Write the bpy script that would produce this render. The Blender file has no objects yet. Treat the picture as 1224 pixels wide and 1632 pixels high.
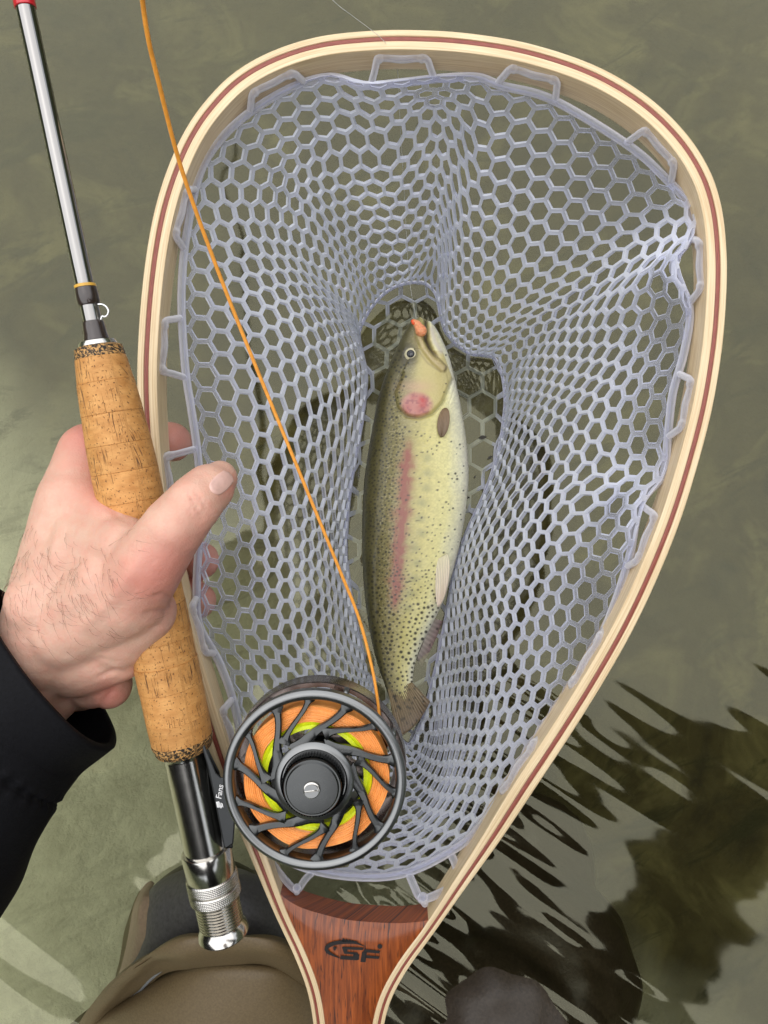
import bpy, bmesh, math, random
import numpy as np
from mathutils import Vector, Matrix
from mathutils.bvhtree import BVHTree

# ------------------------------------------------------------------ camera, sky, sun, exposure
F = 1226.0                      # focal length in photograph pixels (1224 x 1632)
CX, CY = 612.0, 816.0
TILT = math.radians(12.0)
H = 0.548                       # camera height over the water (water is z = 0)
scene = bpy.context.scene
col = scene.collection
cam_d = bpy.data.cameras.new('camera')
cam = bpy.data.objects.new('camera', cam_d); col.objects.link(cam)
cam_d.sensor_width = 36.0
cam_d.lens = 36.0 * F / 1632.0
cam_d.clip_start = 0.005; cam_d.clip_end = 2000.0
cam.location = (0, 0, H); cam.rotation_euler = (TILT, 0, 0)
scene.camera = cam

SUN_EL, SUN_AZ = math.radians(79), math.radians(275)     # azimuth clockwise from +Y
world = bpy.data.worlds.new('World'); scene.world = world; world.use_nodes = True
wn, wl = world.node_tree.nodes, world.node_tree.links
wn.clear()
wo = wn.new('ShaderNodeOutputWorld'); wb = wn.new('ShaderNodeBackground')
sky = wn.new('ShaderNodeTexSky'); sky.sky_type = 'NISHITA'; sky.sun_disc = False
sky.sun_elevation = SUN_EL; sky.sun_rotation = SUN_AZ
sky.air_density = 1.6; sky.dust_density = 0.6; sky.ozone_density = 1.0
hs = wn.new('ShaderNodeHueSaturation'); hs.inputs['Saturation'].default_value = 0.22
wl.new(sky.outputs[0], hs.inputs['Color']); wl.new(hs.outputs[0], wb.inputs[0]); wl.new(wb.outputs[0], wo.inputs[0])
wb.inputs[1].default_value = 0.15

sun_d = bpy.data.lights.new('sun', 'SUN'); sun_d.energy = 1.5; sun_d.angle = math.radians(122); sun_d.color = (1.0, 0.95, 0.88)
sun = bpy.data.objects.new('sun', sun_d); col.objects.link(sun)
_dir = Vector((math.sin(SUN_AZ) * math.cos(SUN_EL), math.cos(SUN_AZ) * math.cos(SUN_EL), math.sin(SUN_EL)))
sun.rotation_euler = _dir.to_track_quat('Z', 'Y').to_euler(); sun.location = (0, 0, 5)
scene.view_settings.view_transform = 'Standard'; scene.view_settings.look = 'None'
scene.view_settings.exposure = 0.62; scene.view_settings.gamma = 1.0; scene.view_settings.use_curve_mapping = False
scene.cycles.max_bounces = 10; scene.cycles.transparent_max_bounces = 16
scene.cycles.caustics_reflective = False; scene.cycles.caustics_refractive = False

rng = np.random.default_rng(7); random.seed(7)
_c, _s = math.cos(TILT), math.sin(TILT)
ROT = np.array([[1, 0, 0], [0, _c, -_s], [0, _s, _c]])
def l2w(p):                     # net-and-hand frame (x right, y up the picture, -z away) to world metres
    p = np.asarray(p, float); return p @ ROT.T + np.array([0, 0, H])
def w2l(p):
    p = np.asarray(p, float); return (p - np.array([0, 0, H])) @ ROT
def loc(px, py, d):
    px, py, d = np.broadcast_arrays(np.asarray(px, float), np.asarray(py, float), np.asarray(d, float))
    return np.stack([(px - CX) / F * d, (CY - py) / F * d, -d], -1)
def W(px, py, d): return l2w(loc(px, py, d))
def proj(w):                    # world point -> photograph pixel and distance, for laying things out
    l = w2l(w); d = -l[..., 2]
    return l[..., 0] / d * F + CX, CY - l[..., 1] / d * F, d
def water_d(py):                # distance at which the ray through row py meets the water
    return H / (_c - (CY - py) / F * _s)

# ------------------------------------------------------------------ numpy helpers
def catmull(pts, n, closed=False):
    P = np.asarray(pts, float)
    if closed: Q = np.vstack([P[-1:], P, P[:2]])
    else: Q = np.vstack([2 * P[:1] - P[1:2], P, 2 * P[-1:] - P[-2:-1]])
    m = len(P) if closed else len(P) - 1
    out = []
    k = 24
    for i in range(m):
        p0, p1, p2, p3 = Q[i], Q[i + 1], Q[i + 2], Q[i + 3]
        t = np.linspace(0, 1, k, endpoint=False)[:, None]
        out.append(0.5 * ((2 * p1) + (-p0 + p2) * t + (2 * p0 - 5 * p1 + 4 * p2 - p3) * t ** 2 + (-p0 + 3 * p1 - 3 * p2 + p3) * t ** 3))
    C = np.vstack(out + ([P[:1]] if closed else [P[-1:]]))
    L = np.r_[0, np.cumsum(np.linalg.norm(np.diff(C, axis=0), axis=1))]
    s = np.linspace(0, L[-1], n + 1 if closed else n)
    R = np.stack([np.interp(s, L, C[:, a]) for a in range(C.shape[1])], 1)
    return R[:-1] if closed else R
def smoothstep(a, b, x):
    t = np.clip((np.asarray(x, float) - a) / (b - a), 0, 1); return t * t * (3 - 2 * t)
def dist_poly(px, py, pts):     # distance of points to a polyline, and the fraction along it
    best = np.full(np.shape(px), 1e9); along = np.zeros(np.shape(px))
    pts = np.asarray(pts, float); n = len(pts) - 1
    for i in range(n):
        a, b = pts[i], pts[i + 1]; ab = b - a
        t = np.clip(((px - a[0]) * ab[0] + (py - a[1]) * ab[1]) / max(ab @ ab, 1e-9), 0, 1)
        dd = np.hypot(px - a[0] - t * ab[0], py - a[1] - t * ab[1])
        m = dd < best; best = np.where(m, dd, best); along = np.where(m, (i + t) / n, along)
    return best, along
def vnoise(p, seed=0):          # smooth value noise on an (n,3) array
    p = np.asarray(p, float); i = np.floor(p).astype(np.int64); f = p - i; f = f * f * (3 - 2 * f)
    def h(a, b, c):
        v = (a * 374761393 + b * 668265263 + c * 2147483647 + seed * 974711) & 0xffffffff
        v = ((v ^ (v >> 13)) * 1274126177) & 0xffffffff
        return ((v ^ (v >> 16)) & 0xffff) / 65535.0
    r = 0
    for dx in (0, 1):
        for dy in (0, 1):
            for dz in (0, 1):
                w = (f[:, 0] if dx else 1 - f[:, 0]) * (f[:, 1] if dy else 1 - f[:, 1]) * (f[:, 2] if dz else 1 - f[:, 2])
                r = r + w * h(i[:, 0] + dx, i[:, 1] + dy, i[:, 2] + dz)
    return r

# ------------------------------------------------------------------ scene helpers
def empty(name, at=(0, 0, 0), label=None, cat=None, group=None):
    o = bpy.data.objects.new(name, None); col.objects.link(o); o.location = at; o.empty_display_size = 0.02
    return tag(o, label, cat, group)
def tag(o, label=None, cat=None, group=None, kind=None):
    if label: o['label'] = label
    if cat: o['category'] = cat
    if group: o['group'] = group
    if kind: o['kind'] = kind
    return o
def world_loc(o):
    v = np.zeros(3)
    while o is not None: v = v + np.array(o.location); o = o.parent
    return v
def mesh_data(name, V, Fs, smooth=True, st=None, colr=None):
    me = bpy.data.meshes.new(name)
    me.from_pydata(np.asarray(V, float).tolist(), [], [tuple(int(i) for i in f) for f in Fs])
    me.polygons.foreach_set('use_smooth', [smooth] * len(me.polygons))
    if st is not None:
        a = me.attributes.new('st', 'FLOAT_VECTOR', 'POINT')
        st = np.asarray(st, float); st = np.hstack([st, np.zeros((len(st), 3 - st.shape[1]))]); a.data.foreach_set('vector', st.ravel())
    if colr is not None:
        a = me.attributes.new('Col', 'FLOAT_COLOR', 'POINT')
        colr = np.asarray(colr, float)
        if colr.shape[1] == 3: colr = np.hstack([colr, np.ones((len(colr), 1))])
        a.data.foreach_set('color', colr.ravel())
    me.update(); return me
def obj(name, V, Fs, mat, parent=None, smooth=True, st=None, colr=None, at=None, fixn=True):
    """V in world metres; the object's own origin sits at its parent's base (or at `at`)."""
    base = world_loc(parent) if parent is not None else np.array(at if at is not None else (0, 0, 0), float)
    me = mesh_data(name, np.asarray(V, float) - base, Fs, smooth, st, colr)
    if fixn:
        bm = bmesh.new(); bm.from_mesh(me); bmesh.ops.recalc_face_normals(bm, faces=bm.faces); bm.to_mesh(me); bm.free()
    o = bpy.data.objects.new(name, me); col.objects.link(o)
    if parent is not None: o.parent = parent
    else: o.location = base
    if mat: me.materials.append(mat)
    return o
def join(parts):
    V, Fs, n = [], [], 0
    for v, f in parts:
        V.append(np.asarray(v, float)); Fs += [tuple(i + n for i in q) for q in f]; n += len(v)
    return np.vstack(V), Fs
def grid_faces(nu, nv, wrap_u=False, wrap_v=False, off=0):
    f = []
    for i in range(nu if wrap_u else nu - 1):
        for j in range(nv if wrap_v else nv - 1):
            a, b = i, (i + 1) % nu; c, d = j, (j + 1) % nv
            f.append((off + a * nv + c, off + b * nv + c, off + b * nv + d, off + a * nv + d))
    return f
def frames(P, closed=False, up=None):
    P = np.asarray(P, float); n = len(P)
    T = np.roll(P, -1, 0) - np.roll(P, 1, 0) if closed else np.gradient(P, axis=0)
    T /= np.linalg.norm(T, axis=1)[:, None] + 1e-12
    u = np.array(up if up is not None else l2w([0.1, 0.2, 1]) - l2w([0, 0, 0]), float)
    N = np.zeros_like(P)
    x = u - T[0] * (u @ T[0]); N[0] = x / np.linalg.norm(x)
    for i in range(1, n):
        x = N[i - 1] - T[i] * (N[i - 1] @ T[i]); N[i] = x / (np.linalg.norm(x) + 1e-12)
    return T, N, np.cross(T, N)
def tube(P, r, seg=8, closed=False, caps=True, up=None, flat=1.0):
    P = np.asarray(P, float); n = len(P); r = np.broadcast_to(np.asarray(r, float), (n,))
    T, N, B = frames(P, closed, up)
    a = np.linspace(0, 2 * np.pi, seg, endpoint=False)
    V = (P[:, None] + r[:, None, None] * (np.cos(a)[None, :, None] * N[:, None] * flat + np.sin(a)[None, :, None] * B[:, None])).reshape(-1, 3)
    f = grid_faces(n, seg, closed, True)
    if caps and not closed: f += [tuple(range(seg))[::-1], tuple((n - 1) * seg + k for k in range(seg))]
    return V, f
def capsule(a, ra, b, rb, seg=20, k=6, m=6):
    a, b = np.asarray(a, float), np.asarray(b, float); ax = b - a; L = np.linalg.norm(ax); ax = ax / max(L, 1e-9)
    P, R = [], []
    for i in range(k):
        t = math.pi / 2 * i / k; P.append(a - ax * ra * math.cos(t)); R.append(max(ra * math.sin(t), ra * .02))
    for i in range(m + 1):
        t = i / m; P.append(a + (b - a) * t); R.append(ra + (rb - ra) * t)
    for i in range(1, k + 1):
        t = math.pi / 2 * i / k; P.append(b + ax * rb * math.sin(t)); R.append(max(rb * math.cos(t), rb * .02))
    P = np.array(P); u = np.cross(ax, [.3, .5, .8]); u /= np.linalg.norm(u); v = np.cross(ax, u)
    an = np.linspace(0, 2 * np.pi, seg, endpoint=False); R = np.array(R)
    V = (P[:, None] + R[:, None, None] * (np.cos(an)[None, :, None] * u + np.sin(an)[None, :, None] * v)).reshape(-1, 3)
    return V, grid_faces(len(P), seg, False, True) + [tuple(range(seg))[::-1], tuple((len(P) - 1) * seg + q for q in range(seg))]
def lathe(A, ax, prof, seg=64, ref=None, caps=True):
    """prof: list of (distance along the axis, radius)."""
    A = np.asarray(A, float); ax = np.asarray(ax, float); ax = ax / np.linalg.norm(ax)
    r = np.array(ref if ref is not None else [.31, .52, .8], float); u = r - ax * (r @ ax); u /= np.linalg.norm(u); v = np.cross(ax, u)
    an = np.linspace(0, 2 * np.pi, seg, endpoint=False); prof = np.asarray(prof, float)
    V = (A + prof[:, 0][:, None, None] * ax + prof[:, 1][:, None, None] * (np.cos(an)[None, :, None] * u + np.sin(an)[None, :, None] * v)).reshape(-1, 3)
    f = grid_faces(len(prof), seg, False, True)
    if caps: f += [tuple(range(seg))[::-1], tuple((len(prof) - 1) * seg + k for k in range(seg))]
    st = np.stack([np.tile(an, len(prof)) * np.repeat(np.maximum(prof[:, 1], 1e-4), seg), np.repeat(prof[:, 0], seg)], 1)
    return V, f, st
def prism(top, bot):
    """two matching closed outlines (n,3)"""
    n = len(top)
    return np.vstack([top, bot]), [tuple(range(n)), tuple(range(2 * n - 1, n - 1, -1))] + [(i, n + i, n + (i + 1) % n, (i + 1) % n) for i in range(n)]
def remesh_obj(parts, voxel, smooth_it):
    V, f = join(parts)
    me = mesh_data('tmp', V, f)
    o = bpy.data.objects.new('tmp', me); col.objects.link(o)
    m = o.modifiers.new('r', 'REMESH'); m.mode = 'VOXEL'; m.voxel_size = voxel; m.use_smooth_shade = True
    if smooth_it:
        s = o.modifiers.new('s', 'SMOOTH'); s.factor = 0.5; s.iterations = smooth_it
    dg = bpy.context.evaluated_depsgraph_get(); e = o.evaluated_get(dg).to_mesh()
    n = len(e.vertices); v = np.zeros(n * 3); e.vertices.foreach_get('co', v)
    nn = np.zeros(n * 3); e.vertices.foreach_get('normal', nn)
    fs = [tuple(p.vertices) for p in e.polygons]
    o.evaluated_get(dg).to_mesh_clear()
    bpy.data.objects.remove(o); bpy.data.meshes.remove(me)
    return v.reshape(-1, 3), fs, nn.reshape(-1, 3)
def bevel(o, w, seg=2, ang=35):
    m = o.modifiers.new('bevel', 'BEVEL'); m.width = w; m.segments = seg; m.limit_method = 'ANGLE'; m.angle_limit = math.radians(ang); return o

# ------------------------------------------------------------------ materials
class Mat:
    def __init__(s, name):
        s.m = bpy.data.materials.new(name); s.m.use_nodes = True
        s.n, s.l = s.m.node_tree.nodes, s.m.node_tree.links
        s.p = s.n['Principled BSDF']; s.out = s.n['Material Output']
    def set(s, **k):
        for a, v in k.items():
            i = s.p.inputs[a.replace('_', ' ')]
            i.default_value = (*v, 1) if isinstance(v, tuple) and len(v) == 3 and i.type == 'RGBA' else v
        return s
    def coord(s, kind='Object', scale=(1, 1, 1), rot=(0, 0, 0)):
        if kind.startswith('attr:'):
            t = s.n.new('ShaderNodeAttribute'); t.attribute_name = kind[5:]; o = t.outputs['Vector']
        elif kind == 'World':
            t = s.n.new('ShaderNodeNewGeometry'); o = t.outputs['Position']
        else:
            t = s.n.new('ShaderNodeTexCoord'); o = t.outputs[kind]
        if rot != (0, 0, 0):
            r0 = s.n.new('ShaderNodeMapping'); r0.inputs['Rotation'].default_value = rot; s.l.new(o, r0.inputs[0]); o = r0.outputs[0]
        mp = s.n.new('ShaderNodeMapping'); mp.inputs['Scale'].default_value = scale; s.l.new(o, mp.inputs[0]); return mp.outputs[0]
    def noise(s, vec, scale=1, detail=3, rough=.5, dist=0, out='Fac'):
        t = s.n.new('ShaderNodeTexNoise'); t.inputs['Scale'].default_value = scale; t.inputs['Detail'].default_value = detail
        t.inputs['Roughness'].default_value = rough; t.inputs['Distortion'].default_value = dist
        s.l.new(vec, t.inputs['Vector']); return t.outputs[out]
    def voro(s, vec, scale=1, out='Distance', feature='F1'):
        t = s.n.new('ShaderNodeTexVoronoi'); t.feature = feature; t.inputs['Scale'].default_value = scale; s.l.new(vec, t.inputs['Vector']); return t.outputs[out]
    def ramp(s, fac, stops, interp='LINEAR'):
        r = s.n.new('ShaderNodeValToRGB'); r.color_ramp.interpolation = interp; e = r.color_ramp.elements
        while len(e) < len(stops): e.new(.5)
        for k, (p, c) in zip(e, stops): k.position = p; k.color = (*c, 1) if len(c) == 3 else c
        s.l.new(fac, r.inputs[0]); return r.outputs[0]
    def fr(s, fac, a, b): return s.ramp(fac, [(a, (0, 0, 0)), (b, (1, 1, 1))])
    def mix(s, fac, a, b, mode='MIX'):
        x = s.n.new('ShaderNodeMix'); x.data_type = 'RGBA'; x.blend_type = mode
        for k, v in ((0, fac), (6, a), (7, b)):
            if isinstance(v, (int, float)): x.inputs[k].default_value = v
            elif isinstance(v, tuple): x.inputs[k].default_value = (*v, 1)
            else: s.l.new(v, x.inputs[k])
        return x.outputs[2]
    def math(s, op, a, b=0.0):
        x = s.n.new('ShaderNodeMath'); x.operation = op
        for k, v in ((0, a), (1, b)):
            if isinstance(v, (int, float)): x.inputs[k].default_value = v
            else: s.l.new(v, x.inputs[k])
        return x.outputs[0]
    def link(s, a, name): s.l.new(a, s.p.inputs[name]); return s
    def bump(s, h, strength=.3, dist=.001, prev=None):
        b = s.n.new('ShaderNodeBump'); b.inputs['Strength'].default_value = strength; b.inputs['Distance'].default_value = dist
        s.l.new(h, b.inputs['Height'])
        if prev is not None: s.l.new(prev, b.inputs['Normal'])
        s.l.new(b.outputs[0], s.p.inputs['Normal']); return b.outputs[0]
MT = {}
def wood(name, c1, c2, coat=.0, gscale=(25, 1400, 1), rough=.45, vein=None):
    m = Mat(name).set(Roughness=rough, Coat_Weight=coat, Coat_Roughness=.12)
    v = m.coord('attr:st', gscale); n = m.noise(v, 1, 4, .6, .3)
    c = m.ramp(n, [(.3, c1), (.7, c2)])
    if vein:
        v2 = m.coord('attr:st', (gscale[0] * 1.7, gscale[1] * 1.3, 1)); n2 = m.noise(v2, 1.3, 3, .6, .4)
        c = m.mix(m.fr(n2, .56, .68), c, vein)
    m.link(c, 'Base Color'); m.bump(n, .25, .0004); MT[name] = m.m; return m.m
wood('maple', (.60, .42, .215), (.86, .70, .455), .3)
wood('red_veneer', (.16, .030, .018), (.34, .085, .055), .2, (160, 2500, 1))
wood('rosewood', (.12, .022, .003), (.40, .095, .016), .5, (40, 620, 1), .38, (.045, .010, .004))
def metal(name, c, rough, aniso=0.0):
    m = Mat(name).set(Base_Color=c, Metallic=1.0, Roughness=rough)
    v = m.coord('Object', (1, 1, 1)); n = m.noise(v, 260, 3); m.link(m.math('MULTIPLY_ADD', n, .10), 'Roughness') if False else None
    r = m.ramp(n, [(.3, (rough * .93,) * 3), (.75, (min(1, rough * 1.1),) * 3)]); m.link(r, 'Roughness'); MT[name] = m.m; return m.m
metal('nickel', (.62, .60, .56), .17); metal('gunmetal', (.23, .235, .235), .30); metal('dark_metal', (.045, .047, .048), .34); metal('steel', (.75, .75, .74), .12)
metal('spoke_metal', (.085, .088, .088), .28); metal('browned_gunmetal', (.24, .20, .185), .26)  # rear frame: orange reflection of the line put into its gunmetal colour
# clear rubber
def clear(name, c, rough, tr=.5, tl=.45, bump=0):
    """clear soft rubber: see-through where it faces you, milky along its rounded edges"""
    m = Mat(name).set(Base_Color=c, Roughness=rough, IOR=1.45, Specular_IOR_Level=.75)
    t = m.n.new('ShaderNodeBsdfTranslucent'); t.inputs[0].default_value = (*c, 1); x = m.n.new('ShaderNodeMixShader'); x.inputs[0].default_value = tl
    m.l.new(m.p.outputs[0], x.inputs[1]); m.l.new(t.outputs[0], x.inputs[2])
    q = m.n.new('ShaderNodeBsdfTransparent'); q.inputs[0].default_value = (.86, .87, .97, 1); y = m.n.new('ShaderNodeMixShader')
    lw = m.n.new('ShaderNodeLayerWeight'); lw.inputs[0].default_value = .5
    m.l.new(m.ramp(lw.outputs['Facing'], [(.03, (tr,) * 3), (.42, (0, 0, 0))]), y.inputs[0])
    m.l.new(x.outputs[0], y.inputs[1]); m.l.new(q.outputs[0], y.inputs[2]); m.l.new(y.outputs[0], m.out.inputs['Surface'])
    if bump: m.bump(m.noise(m.coord('Object'), 400, 3), bump, .0006)
    MT[name] = m.m
clear('rubber', (.88, .90, .97), .10, .86, .42); clear('cord', (.80, .80, .84), .14, .70, .4, .15)
# cork
def cork(name, burl):
    m = Mat(name).set(Roughness=.62)
    oi = m.n.new('ShaderNodeObjectInfo')
    add = m.n.new('ShaderNodeVectorMath'); add.operation = 'ADD'
    v0 = m.coord('attr:st', (1, 1, 1)); m.l.new(v0, add.inputs[0])
    rv = m.n.new('ShaderNodeCombineXYZ'); m.l.new(m.math('MULTIPLY', oi.outputs['Random'], 3.0), rv.inputs[0]); m.l.new(m.math('MULTIPLY', oi.outputs['Random'], 7.0), rv.inputs[1])
    m.l.new(rv.outputs[0], add.inputs[1]); vv = add.outputs[0]
    def mp(sc):
        k = m.n.new('ShaderNodeMapping'); k.inputs['Scale'].default_value = sc; m.l.new(vv, k.inputs[0]); return k.outputs[0]
    if burl:
        n = m.noise(mp((900, 900, 1)), 1, 3, .6, .6)
        c = m.ramp(n, [(.44, (.012, .009, .006)), (.50, (.10, .055, .02)), (.56, (.55, .30, .10))])
        m.link(c, 'Base Color'); m.bump(n, .4, .0006)
    else:
        base = m.ramp(m.noise(mp((160, 260, 1)), 1, 4, .6), [(.3, (.50, .225, .055)), (.7, (.72, .385, .125))])
        tone = m.mix(oi.outputs['Random'], (.80, .76, .70), (1.06, 1.02, 1.0))
        base = m.mix(1.0, base, tone, 'MULTIPLY')
        band = m.noise(mp((40, 900, 1)), 1, 3, .6); base = m.mix(m.math('MULTIPLY', m.fr(band, .45, .75), .25), base, (.34, .17, .05))
        cr = m.noise(mp((1100, 70, 1)), 1, 3, .6, .9); area = m.noise(mp((110, 60, 1)), 1, 2)
        crack = m.math('MULTIPLY', m.fr(cr, .58, .66), m.fr(area, .46, .58))
        pit = m.math('MULTIPLY', m.fr(m.noise(mp((1100, 800, 1)), 1, 2), .63, .68), .8)
        k = m.math('MAXIMUM', crack, pit); c = m.mix(k, base, (.10, .04, .012)); m.link(c, 'Base Color')
        h = m.math('SUBTRACT', m.math('MULTIPLY', band, .2), k); m.bump(h, .55, .0008)
    MT[name] = m.m
cork('cork', False); cork('burl_cork', True)
# vertex coloured
m = Mat('trout_skin').set(Roughness=.36, Specular_IOR_Level=.6, Coat_Weight=.30, Coat_Roughness=.06)
a = m.n.new('ShaderNodeAttribute'); a.attribute_name = 'Col'; m.link(a.outputs['Color'], 'Base Color')
v = m.coord('Object'); vo = m.voro(v, 620); b_ = m.bump(vo, .22, .0006); m.bump(m.noise(v, 90, 3), .25, .003, b_)
MT['trout'] = m.m
m = Mat('skin').set(Roughness=.48, Subsurface_Weight=.22, Subsurface_Scale=.004, Specular_IOR_Level=.42)
m.p.inputs['Subsurface Radius'].default_value = (1.0, .35, .2)
a = m.n.new('ShaderNodeAttribute'); a.attribute_name = 'Col'
v = m.coord('Object'); mott = m.noise(v, 190, 4, .62); c = m.mix(m.math('MULTIPLY', m.fr(mott, .35, .75), .34), a.outputs['Color'], (.70, .24, .18))
m.link(c, 'Base Color'); fine = m.voro(v, 1100); b = m.bump(fine, .14, .0005); m.bump(m.noise(v, 380, 5, .65), .38, .0010, b)
MT['skin'] = m.m
def plain(name, c, rough=.5, bump=0, bscale=300, var=.12, **k):
    m = Mat(name).set(Roughness=rough, **k); v = m.coord('Object'); n = m.noise(v, bscale, 4, .6)
    lo = tuple(max(0, x * (1 - var)) for x in c); hi = tuple(min(1, x * (1 + var)) for x in c)
    m.link(m.ramp(n, [(.3, lo), (.7, hi)]), 'Base Color')
    if bump: m.bump(n, bump, .0008)
    MT[name] = m.m; return m
plain('nail', (.72, .45, .38), .3, .05, 200)
plain('jacket', (.0045, .0045, .006), .7, .3, 700, .3, Specular_IOR_Level=.15)
plain('orange_line', (.98, .37, .09), .38, .1, 500)
plain('fly_line', (.90, .36, .05), .38, .08, 500)
plain('backing', (.80, .97, .01), .45, .2, 900)
plain('black_ink', (.008, .005, .004), .6)
plain('white_print', (.75, .75, .75), .5)
plain('egg', (.95, .36, .17), .4, .2, 900, .15, Subsurface_Weight=.3, Subsurface_Scale=.003)
plain('egg_spot', (.90, .12, .03), .35)
plain('eye_ring', (.70, .64, .42), .25); plain('pupil', (.006, .008, .012), .06, Coat_Weight=1.0)
plain('red_wrap', (.55, .008, .02), .3, Coat_Weight=.6); plain('gold', (.75, .42, .06), .3); plain('brown_wrap', (.030, .018, .015), .25, .1, 600, .3, Coat_Weight=.8)
metal('carbon', (.34, .33, .32), .11)
plain('wader', (.175, .125, .062), .5, .3, 900, .18); plain('wader_beige', (.30, .215, .135), .5, .35, 500, .15)
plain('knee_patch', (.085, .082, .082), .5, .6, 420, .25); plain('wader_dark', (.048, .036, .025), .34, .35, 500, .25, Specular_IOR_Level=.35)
plain('seam_tape', (.20, .21, .22), .4); plain('grey_thread', (.03, .03, .032), .5); plain('added_bank_dark', (.030, .040, .014), .9, 0, .6, .6)
plain('body_hair', (.19, .085, .055), .5); plain('leaf_bit', (.025, .02, .012), .6)
plain('leader', (.8, .8, .74), .25, Transmission_Weight=.3)
plain('face_skin', (.55, .33, .25), .5)

# ------------------------------------------------------------------ the river
m = Mat('river_bed').set(Roughness=.9)
v = m.coord('World'); big = m.noise(v, 2.2, 4, .6, .4); fine = m.noise(v, 26, 5, .65); weed_swirl = m.noise(m.coord('World', (5, 14, 5), (0, 0, -.5)), 1.2, 5, .7, 1.2)
c = m.ramp(big, [(.34, (.030, .022, .005)), (.5, (.048, .038, .010)), (.68, (.075, .062, .020))])
mid = m.noise(v, 8.5, 4, .62, .6); c = m.mix(m.fr(mid, .50, .72), c, (.17, .15, .060)); c = m.mix(m.math('MULTIPLY', m.fr(mid, .46, .30), .8) if False else m.math('SUBTRACT', .85, m.math('MULTIPLY', m.fr(mid, .30, .46), .85)), c, (.012, .010, .003))
sp_ = m.n.new('ShaderNodeSeparateXYZ'); m.l.new(v, sp_.inputs[0])
sky_pale = m.fr(m.math('ADD', m.math('SUBTRACT', m.math('MULTIPLY', sp_.outputs[0], -.85), m.math('MULTIPLY', sp_.outputs[1], .95)), m.math('MULTIPLY', big, .5)), .24, .60)   # sky reflection at lower left, painted pale into the bed colour
c = m.mix(sky_pale, c, (.74, .74, .58))
c = m.mix(m.math('MULTIPLY', m.fr(fine, .38, .7), .25), c, (.14, .12, .05))
c = m.mix(m.math('MULTIPLY', m.fr(weed_swirl, .53, .64), m.math('SUBTRACT', .75, m.math('MULTIPLY', sky_pale, .62))), c, (.022, .022, .005)); m.link(c, 'Base Color'); m.bump(fine, .5, .02)  # weed patches, also standing in for dark swirling reflections, painted on the bed
n = 170; t = np.linspace(-1, 1, n); t = np.sign(t) * np.abs(t) ** 3 * 30
gx, gy = np.meshgrid(t, t, indexing='ij'); P = np.stack([gx.ravel(), gy.ravel(), 0 * gx.ravel()], 1)
z = -.40 + .10 * (vnoise(P * 1.6, 3) - .5) + .05 * (vnoise(P * 6, 5) - .5) + .10 * smoothstep(.15, -.7, P[:, 0]) - .05 * smoothstep(-.1, .6, P[:, 0])
P[:, 2] = z
tag(obj('riverbed', P, grid_faces(n, n), m.m, fixn=False), 'olive brown silty river bed under the clear shallow water', 'riverbed', kind='structure')

m = Mat('water'); nt = m.m.node_tree; m.n.remove(m.p)
fres = m.n.new('ShaderNodeFresnel'); fres.inputs['IOR'].default_value = 1.66
gl = m.n.new('ShaderNodeBsdfGlossy'); gl.inputs['Roughness'].default_value = .05; gl.inputs['Color'].default_value = (1.0, .98, .72, 1)
tr = m.n.new('ShaderNodeBsdfTransparent'); tr.inputs['Color'].default_value = (.90, .91, .78, 1)
mx = m.n.new('ShaderNodeMixShader'); m.l.new(fres.outputs[0], mx.inputs[0]); m.l.new(tr.outputs[0], mx.inputs[1]); m.l.new(gl.outputs[0], mx.inputs[2]); m.l.new(mx.outputs[0], m.out.inputs['Surface'])
far = np.array([-30, -20, -12, -7, -4, -2.4, -1.6, -1.2]); tu_ = np.r_[far, np.linspace(-.95, .95, 300), -far[::-1]]; tv_ = np.r_[far, np.linspace(-.80, .80, 1000), -far[::-1]]
gx, gy = np.meshgrid(tu_, tv_, indexing='ij'); U_, V_ = gx.ravel(), gy.ravel()                                  # along and across the run of the ripples
ro = math.radians(-34); X, Y = U_ * math.cos(ro) - V_ * math.sin(ro), U_ * math.sin(ro) + V_ * math.cos(ro)
def wn_(a, b, sd): return vnoise(np.stack([U_ * a, V_ * b, 0 * U_ + .5], 1), sd) - .5
wp = .010 * wn_(9, 9, 61); V0 = V_; V_ = V_ + wp                                  # the crests wander
near = smoothstep(.0, .20, X * 1.6 - Y * 1.3) * (.25 + .75 * smoothstep(-.14, .10, wn_(6, 7, 65)))      # water stirred up beside the legs
left = smoothstep(-.20, -.36, X) * smoothstep(-.05, .10, Y) * .55
near = np.maximum(near, .22 * smoothstep(-.03, -.16, Y))
run = vnoise(np.stack([U_ * 7, V_ * 16, 0 * U_], 1), 75)
hz = near * (.0042 * wn_(8, 30, 62) + .0070 * wn_(11, 56, 63) + .0040 * wn_(20, 110, 69) + .00042 * smoothstep(.42, .75, run) * np.sin(2 * np.pi * (V_ * 46 + 1.6 * wn_(9, 14, 76))))
hz = hz + .0010 * wn_(9, 34, 70) + left * (.0009 * wn_(12, 40, 66) + .0004 * wn_(40, 110, 67)) + .0011 * wn_(6, 8, 64) + .00022 * wn_(20, 45, 68)
hz *= smoothstep(.92, .72, np.abs(U_)) * smoothstep(.79, .62, np.abs(V_))
tag(obj('water', np.stack([X, Y, hz], 1), grid_faces(len(tu_), len(tv_)), m.m, fixn=False), 'clear grey green river water with streaky ripples mirroring the sky', 'water', kind='structure')

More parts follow.
